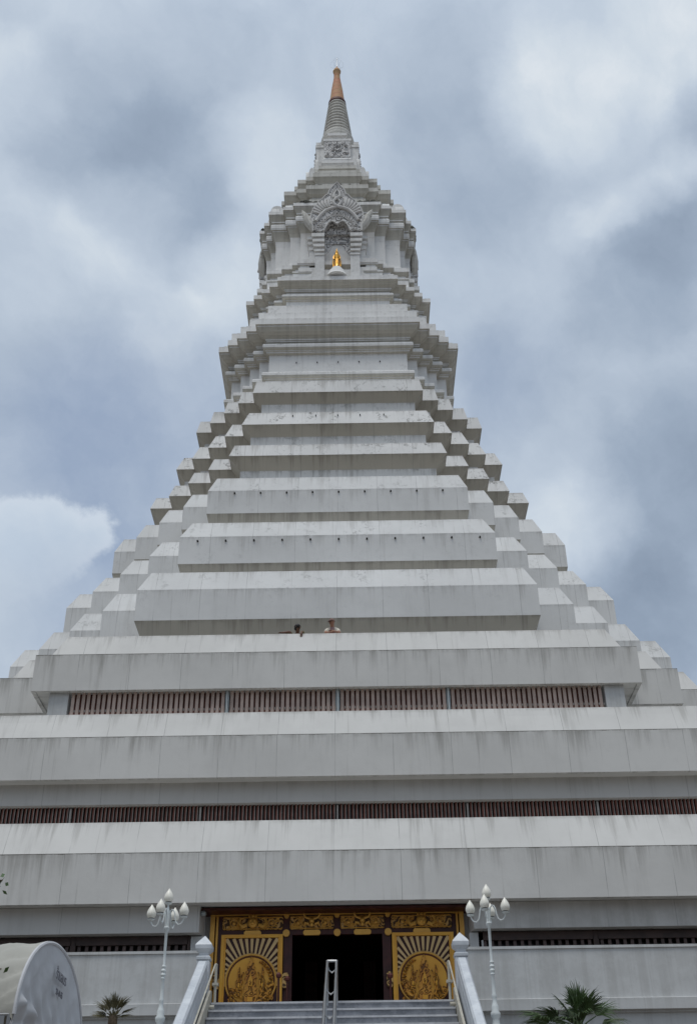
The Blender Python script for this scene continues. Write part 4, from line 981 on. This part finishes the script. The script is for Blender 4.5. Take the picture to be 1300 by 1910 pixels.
# ------------------------------------------------------------------ plants
def palm(x, y, ztop, label, leafmat, dirs, R0, seed, droop, half, trunk_r, bw, nb=24):
    """fan palm: dirs = (azimuth, elevation, stalk length) of each leaf; every leaf is a stalk with a fan of narrow blades"""
    rr = random.Random(seed); o = thing('fan_palm', label, 'palm', (x, y, GZ)); org = (x, y, GZ)
    q = MB(); pts = []; N = 40
    for i in range(N + 1):
        t = i / N; pts.append((x + .12 * math.sin(t * 3), y, GZ + (ztop - GZ) * t))
    q.tube(pts, [trunk_r * (1 - .15 * i / N + .12 * (i % 2)) for i in range(N + 1)], 10); q.build('trunk', 'bark', o, origin=org)
    q = MB(); r_g = MB(); x0 = x + .12 * math.sin(3)
    for az, el, ln in dirs:
        az = math.radians(az + rr.uniform(-8, 8)); el = math.radians(el + rr.uniform(-5, 5))
        d = Vector((math.cos(az) * math.cos(el), math.sin(az) * math.cos(el), math.sin(el)))
        base = Vector((x0, y, ztop - .1)); L = R0 * ln; tip = base + d * L
        r_g.tube([base, base + d * L * .5 + Vector((0, 0, .03)), tip], [.05, .03, .022], 5)
        side = d.cross(Vector((0, 0, 1))); side = side.normalized() if side.length > .01 else Vector((1, 0, 0)); nrm_ = side.cross(d).normalized()
        ro = rr.uniform(-.7, .7); side = (side * math.cos(ro) + nrm_ * math.sin(ro)).normalized(); nrm_ = side.cross(d).normalized()
        for j in range(nb):
            u_ = -1 + 2 * j / (nb - 1); a = math.radians(half) * u_ + rr.uniform(-.04, .04)
            dd = (d * math.cos(a) + side * math.sin(a)).normalized(); bl = R0 * rr.uniform(.58, .74) * (1 - .38 * abs(u_) ** 1.5)
            wd_ = nrm_.cross(dd).normalized() * bw * rr.uniform(.8, 1.2); fold = nrm_ * bw * .7
            p0 = tip + dd * .02; p1 = tip + dd * bl * .4 + nrm_ * .04 * R0; p2 = tip + dd * bl * .75 + nrm_ * .03 * R0 - Vector((0, 0, droop * .10 * R0)); p3 = tip + dd * bl - Vector((0, 0, droop * .35 * R0 * rr.uniform(.4, 1.4))) + wd_ * rr.uniform(-2, 2)
            q.poly([p0, p1 - wd_ + fold, p1]); q.poly([p0, p1, p1 + wd_ + fold])
            q.poly([p1 - wd_ + fold, p2 - wd_ * .6 + fold * .6, p2, p1]); q.poly([p1, p2, p2 + wd_ * .6 + fold * .6, p1 + wd_ + fold])
            q.poly([p2 - wd_ * .6 + fold * .6, p3, p2]); q.poly([p2, p3, p2 + wd_ * .6 + fold * .6])
    r_g.build('leaf_stalks', leafmat, o, origin=org); q.build('crown', leafmat, o, origin=org, recalc=False)
    return o
palm(9.95, 50.2, 7.85, 'large dark green fan palm in front of the white podium wall right of the stairs', 'palm_green',
    [(180, 14, .8), (185, -4, .6), (195, 6, .75), (200, 22, .5), (168, 78, .42), (150, 60, .35), (60, 72, .45), (250, 82, .42), (20, 55, .48), (5, 30, .5), (350, 8, .5), (330, -8, .42), (300, 40, .4), (270, 20, .38), (240, 5, .35), (90, 35, .4), (120, 20, .4), (300, -20, .35), (220, -20, .35), (0, -22, .42), (280, 62, .3)],
    1.85, 5, .35, 62, .3, .03, 26)
palm(-8.85, 50.2, 8.5, 'small ragged brownish palm between the tent and the left lamp post', 'palm_dry',
    [(190, 38, .3), (175, 20, .25), (100, 76, .35), (260, 80, .3), (0, 48, .38), (10, 28, .3), (300, 55, .3), (230, 60, .28), (350, 5, .2), (200, 2, .2), (160, 50, .32), (20, 62, .36), (330, 40, .3)],
    1.12, 11, .15, 36, .2, .02, 15)

TR = thing('tree', 'leafy tree whose twig tips poke in at the left edge of the photo', 'tree', (-7.4, 15.0, GZ))
org = (-7.4, 15.0, GZ)
q = MB(); q.tube([(-7.4, 15, GZ), (-7.35, 15, 0), (-7.5, 15.1, 3)], [.3, .22, .14], 10)
limbs = []
for i in range(9):
    a = i * .8; z0 = 1.0 + .3 * i; e = (-7.4 + 1.1 * math.cos(a), 15 + 1.2 * math.sin(a), z0 + 1.3)
    limbs.append(e); q.tube([(-7.4, 15, z0 * .7), ((-7.4 + e[0]) / 2, (15 + e[1]) / 2, z0 + .5), e], [.1, .06, .02], 6)
tw = [((-5.2, 15.0, 2.75), (-3.27, 15.0, 3.10)), ((-5.2, 15.0, 3.8), (-3.42, 15.0, 4.19))]
for a_, b_ in tw: q.tube([(-7.4, 15, a_[2] - 1), a_, b_], [.05, .03, .008], 6)
q.build('trunk', 'bark', TR, origin=org)
q = MB(); rr = random.Random(3)
def leafq(px, py, pz, s_):
    d = Vector((rr.uniform(-1, 1), rr.uniform(-1, 1), rr.uniform(-.6, .8))).normalized(); sd_ = d.orthogonal().normalized(); sd_.rotate(Matrix.Rotation(rr.uniform(0, 6.28), 3, d)); p = Vector((px, py, pz))
    q.poly([p, p + d * s_ * .5 + sd_ * s_ * .22, p + d * s_, p + d * s_ * .5 - sd_ * s_ * .22])
for e in limbs:
    for i in range(420):
        r_ = rr.gauss(0, .42); leafq(e[0] + rr.gauss(0, .38), e[1] + rr.gauss(0, .45), e[2] + rr.gauss(0, .4), rr.uniform(.14, .24))
q.v = [(min(v_[0], -5.15), v_[1], v_[2]) for v_ in q.v]
for a_, b_ in tw:
    for i in range(90):
        t = rr.random() ** .7; p = Vector(a_).lerp(Vector(b_), t); leafq(p.x + rr.gauss(0, .05), p.y + rr.gauss(0, .07), p.z + rr.gauss(0, .06), rr.uniform(.09, .15))
q.build('crown', 'leaf_green', TR, origin=org, recalc=False)

# ------------------------------------------------------------------ people on the third terrace
def skin_mesh(name, joints, edges, mat, parent, origin, root=0, sub=1):
    """joints: [(x, y, z, r)] in layout units"""
    me = bpy.data.meshes.new(name); o3 = Vector(origin)
    me.from_pydata([((x - o3.x) * U, (y - o3.y) * U, (z - o3.z) * U) for x, y, z, r in joints], edges, [])
    o = bpy.data.objects.new(name, me); col.objects.link(o); me.materials.append(MAT[mat])
    sk = o.modifiers.new('skin', 'SKIN'); sk.use_smooth_shade = True
    if not me.skin_vertices: me.attributes  # created with the modifier
    for i, (x, y, z, r) in enumerate(joints):
        sv = me.skin_vertices[0].data[i]; sv.radius = (r * U, r * U); sv.use_root = (i == root)
    sb = o.modifiers.new('sub', 'SUBSURF'); sb.levels = sub; sb.render_levels = sub + 1
    if parent is not None: o.parent = parent; o.location = (o3 - Vector(parent['_o'])) * U
    return o
def person(px, label, zs, look, arms, mats, cap):
    """leans over the parapet; zs: pelvis, chest, neck, head heights; arms: two lists of shoulder-elbow-wrist-hand joints"""
    skin, shirt, under, trousers = mats
    base = (px, 70.0, 33.2); o = thing('person', label, 'person', base)
    zp, zc, zn, zh, yh = zs
    J = [(px, 70.0, zp, .30), (px, 69.72, (zp + zc) / 2, .27), (px, 69.55, zc, .31), (px, 69.35, zn - .1, .22), (px, 69.28, zn + .03, .12), (px + look * .02, yh + .04, zh - .12, .15), (px + look * .03, yh, zh + .02, .205), (px + look * .02, yh + .02, zh + .16, .15)]
    E_ = [(0, 1), (1, 2), (2, 3), (3, 4), (4, 5), (5, 6), (6, 7)]
    def addj(j, p): J.append(j); E_.append((p, len(J) - 1)); return len(J) - 1
    for s_ in (-1, 1):
        a = addj((px + s_ * .17, 70.02, zp - .12, .2), 0); a = addj((px + s_ * .2, 69.9, (zp + 33.2) / 2 + .05, .13), a); a = addj((px + s_ * .2, 70.08, 33.35, .08), a); addj((px + s_ * .21, 69.72, 33.28, .07), a)
    for s_, arm in zip((-1, 1), arms):
        a = addj((px + s_ * .34, 69.42, zn - .18, .14), 3)
        for x, y, z, r in arm[:-1]: a = addj((px + x, y, z, r), a)
        hx, hy, hz, hd = px + arm[-1][0], arm[-1][1], arm[-1][2], Vector(arm[-1][3])
        w_ = J[a]; hd = hd.normalized(); perp = Vector((0, 0, 1)).cross(hd); perp = perp.normalized() if perp.length > .1 else Vector((1, 0, 0))
        a = addj((hx, hy, hz, .062), a)
        for fi in range(4):
            off = perp * (fi - 1.5) * .045; L = (.13, .16, .15, .11)[fi]
            k = addj((hx + off.x + hd.x * .09, hy + off.y + hd.y * .09, hz + off.z + hd.z * .09, .019), a)
            k = addj((hx + off.x + hd.x * (.09 + L * .5), hy + off.y + hd.y * (.09 + L * .5), hz + hd.z * (.09 + L * .5) + .012, .017), k)
            addj((hx + off.x + hd.x * (.09 + L), hy + off.y + hd.y * (.09 + L), hz + hd.z * (.09 + L) - .025, .014), k)
        tp = perp * -.09; k = addj((hx + tp.x + hd.x * .04, hy + tp.y + hd.y * .04, hz + .02, .02), a); addj((hx + tp.x * 1.2 + hd.x * .11, hy + tp.y * 1.2 + hd.y * .11, hz + .01, .016), k)
    skin_mesh('body', J, E_, skin, o, base)
    # shirt: torso and sleeves, a little larger than the body
    SJ = [(px, 69.98, zp + .05, .335), (px, 69.72, (zp + zc) / 2, .31), (px, 69.55, zc, .35), (px, 69.36, zn - .12, .26), (px, 69.3, zn - .02, .15)]
    SE = [(0, 1), (1, 2), (2, 3), (3, 4)]
    for s_, arm in zip((-1, 1), arms):
        SJ.append((px + s_ * .36, 69.42, zn - .17, .175)); SE.append((3, len(SJ) - 1))
        e = Vector(arm[0][:3]); sh = Vector((s_ * .36, 69.42, zn - .17)); m_ = sh.lerp(e, .75); SJ.append((px + m_.x, m_.y, m_.z, .15)); SE.append((len(SJ) - 2, len(SJ) - 1))
        if not cap: SJ.append((px + arm[1][0] * .9 + arm[0][0] * .1, arm[1][1], arm[1][2], .10)); SE.append((len(SJ) - 2, len(SJ) - 1))
    skin_mesh('shirt', SJ, SE, shirt, o, base)
    skin_mesh('trousers', [(px, 70.0, zp - .02, .31), (px - .17, 70.02, zp - .16, .22), (px - .2, 69.9, (zp + 33.2) / 2 + .05, .16), (px - .2, 70.07, 33.45, .12), (px + .17, 70.02, zp - .16, .22), (px + .2, 69.9, (zp + 33.2) / 2 + .05, .16), (px + .2, 70.07, 33.45, .12)],
        [(0, 1), (1, 2), (2, 3), (0, 4), (4, 5), (5, 6)], trousers, o, base)
    # face details
    hx = px + look * .03
    fd = Vector((look * .75, -.66, -.25)).normalized(); sdv = Vector((-fd.y, fd.x, 0)).normalized() if abs(fd.z) < .99 else Vector((1, 0, 0))
    hc = Vector((hx, yh, zh))
    q = MB(); p = hc + fd * .2 + Vector((0, 0, -.01)); q.tube([hc + fd * .17 + Vector((0, 0, .05)), p + fd * .03 + Vector((0, 0, -.03)), hc + fd * .17 + Vector((0, 0, -.06))], [.02, .034, .015], 6)
    q.build('nose', skin, o, origin=base, smooth=True)
    for s_ in (-1, 1):
        q = MB(); e = hc + sdv * s_ * .185; q.ball(e.x, e.y, e.z, .03, .04, .06); q.build('ear', skin, o, origin=base, smooth=True)
        q = MB(); e = hc + fd * .175 + sdv * s_ * .07 + Vector((0, 0, .045)); q.ball(e.x, e.y, e.z, .022, .022, .014); q.build('eye', 'hair', o, origin=base, smooth=True)
    q = MB(); e = hc + fd * .175 + Vector((0, 0, -.09)); q.ball(e.x, e.y, e.z, .045, .02, .012); q.build('mouth', 'hair', o, origin=base, smooth=True)
    if cap:
        q = MB(); q.mi = 0
        q.lathe([(.215, .05), (.22, .1), (.20, .18), (.13, .24), (.02, .265)], hc.x, hc.y, hc.z, 18)
        # brim points where the person looks
        b = [hc + fd * .16 + sdv * t * .17 + Vector((0, 0, .1)) for t in (-1, -.5, 0, .5, 1)]
        fr_ = [hc + fd * (.34 - .05 * abs(t)) + sdv * t * .13 + Vector((0, 0, .045)) for t in (-1, -.5, 0, .5, 1)]
        for dz in (0, -.015):
            for i in range(4): q.poly([b[i] + Vector((0, 0, dz)), b[i + 1] + Vector((0, 0, dz)), fr_[i + 1] + Vector((0, 0, dz)), fr_[i] + Vector((0, 0, dz))])
        q.build('cap', 'cloth_brown', o, origin=base, smooth=True)
        q = MB(); p0 = Vector((px, 69.12, zn - .28)); q.prism([(px - .15, zn - .6), (px + .15, zn - .6), (px + .14, zn - .08), (px, zn - .02), (px - .14, zn - .08)], 69.14, 69.2); q.build('undershirt', under, o, origin=base)
    else:
        q = MB(); hb = hc - fd * .03 + Vector((0, 0, .05)); q.ball(hb.x, hb.y, hb.z, .225, .225, .2, 14, 10); q.ball(hb.x - fd.x * .08, hb.y - fd.y * .08, hb.z - .12, .17, .17, .16, 12, 8)
        q.build('hair', 'hair', o, origin=base, smooth=True)
    return o
person(-.28, 'person in a brown cap and white short sleeved shirt leaning on the high parapet', (34.85, 35.45, 35.92, 36.22, 69.12), -1,
    [[(-.46, 68.9, 35.34, .1), (-.2, 68.7, 35.25, .075), (.02, 68.66, 35.25, (.9, 0, 0))], [(.5, 68.9, 35.34, .1), (.25, 68.72, 35.3, .075), (.0, 68.66, 35.36, (-.9, 0, 0))]],
    ('skin_tan', 'cloth_white', 'cloth_pink', 'cloth_dark'), True)
person(-2.62, 'dark haired person in dark clothes resting both arms over the high parapet', (34.6, 35.1, 35.5, 35.82, 69.0), 1,
    [[(-.5, 68.7, 35.33, .1), (-.8, 68.66, 35.27, .08), (-1.0, 68.64, 35.25, (-1, 0, 0))], [(.38, 68.72, 35.34, .09), (.34, 68.56, 35.26, .07), (.3, 68.48, 35.06, (0, -.3, -1))]],
    ('skin_brown', 'cloth_olive', 'cloth_olive', 'cloth_dark'), False)

for o in bpy.data.objects:
    if '_o' in o: del o['_o']
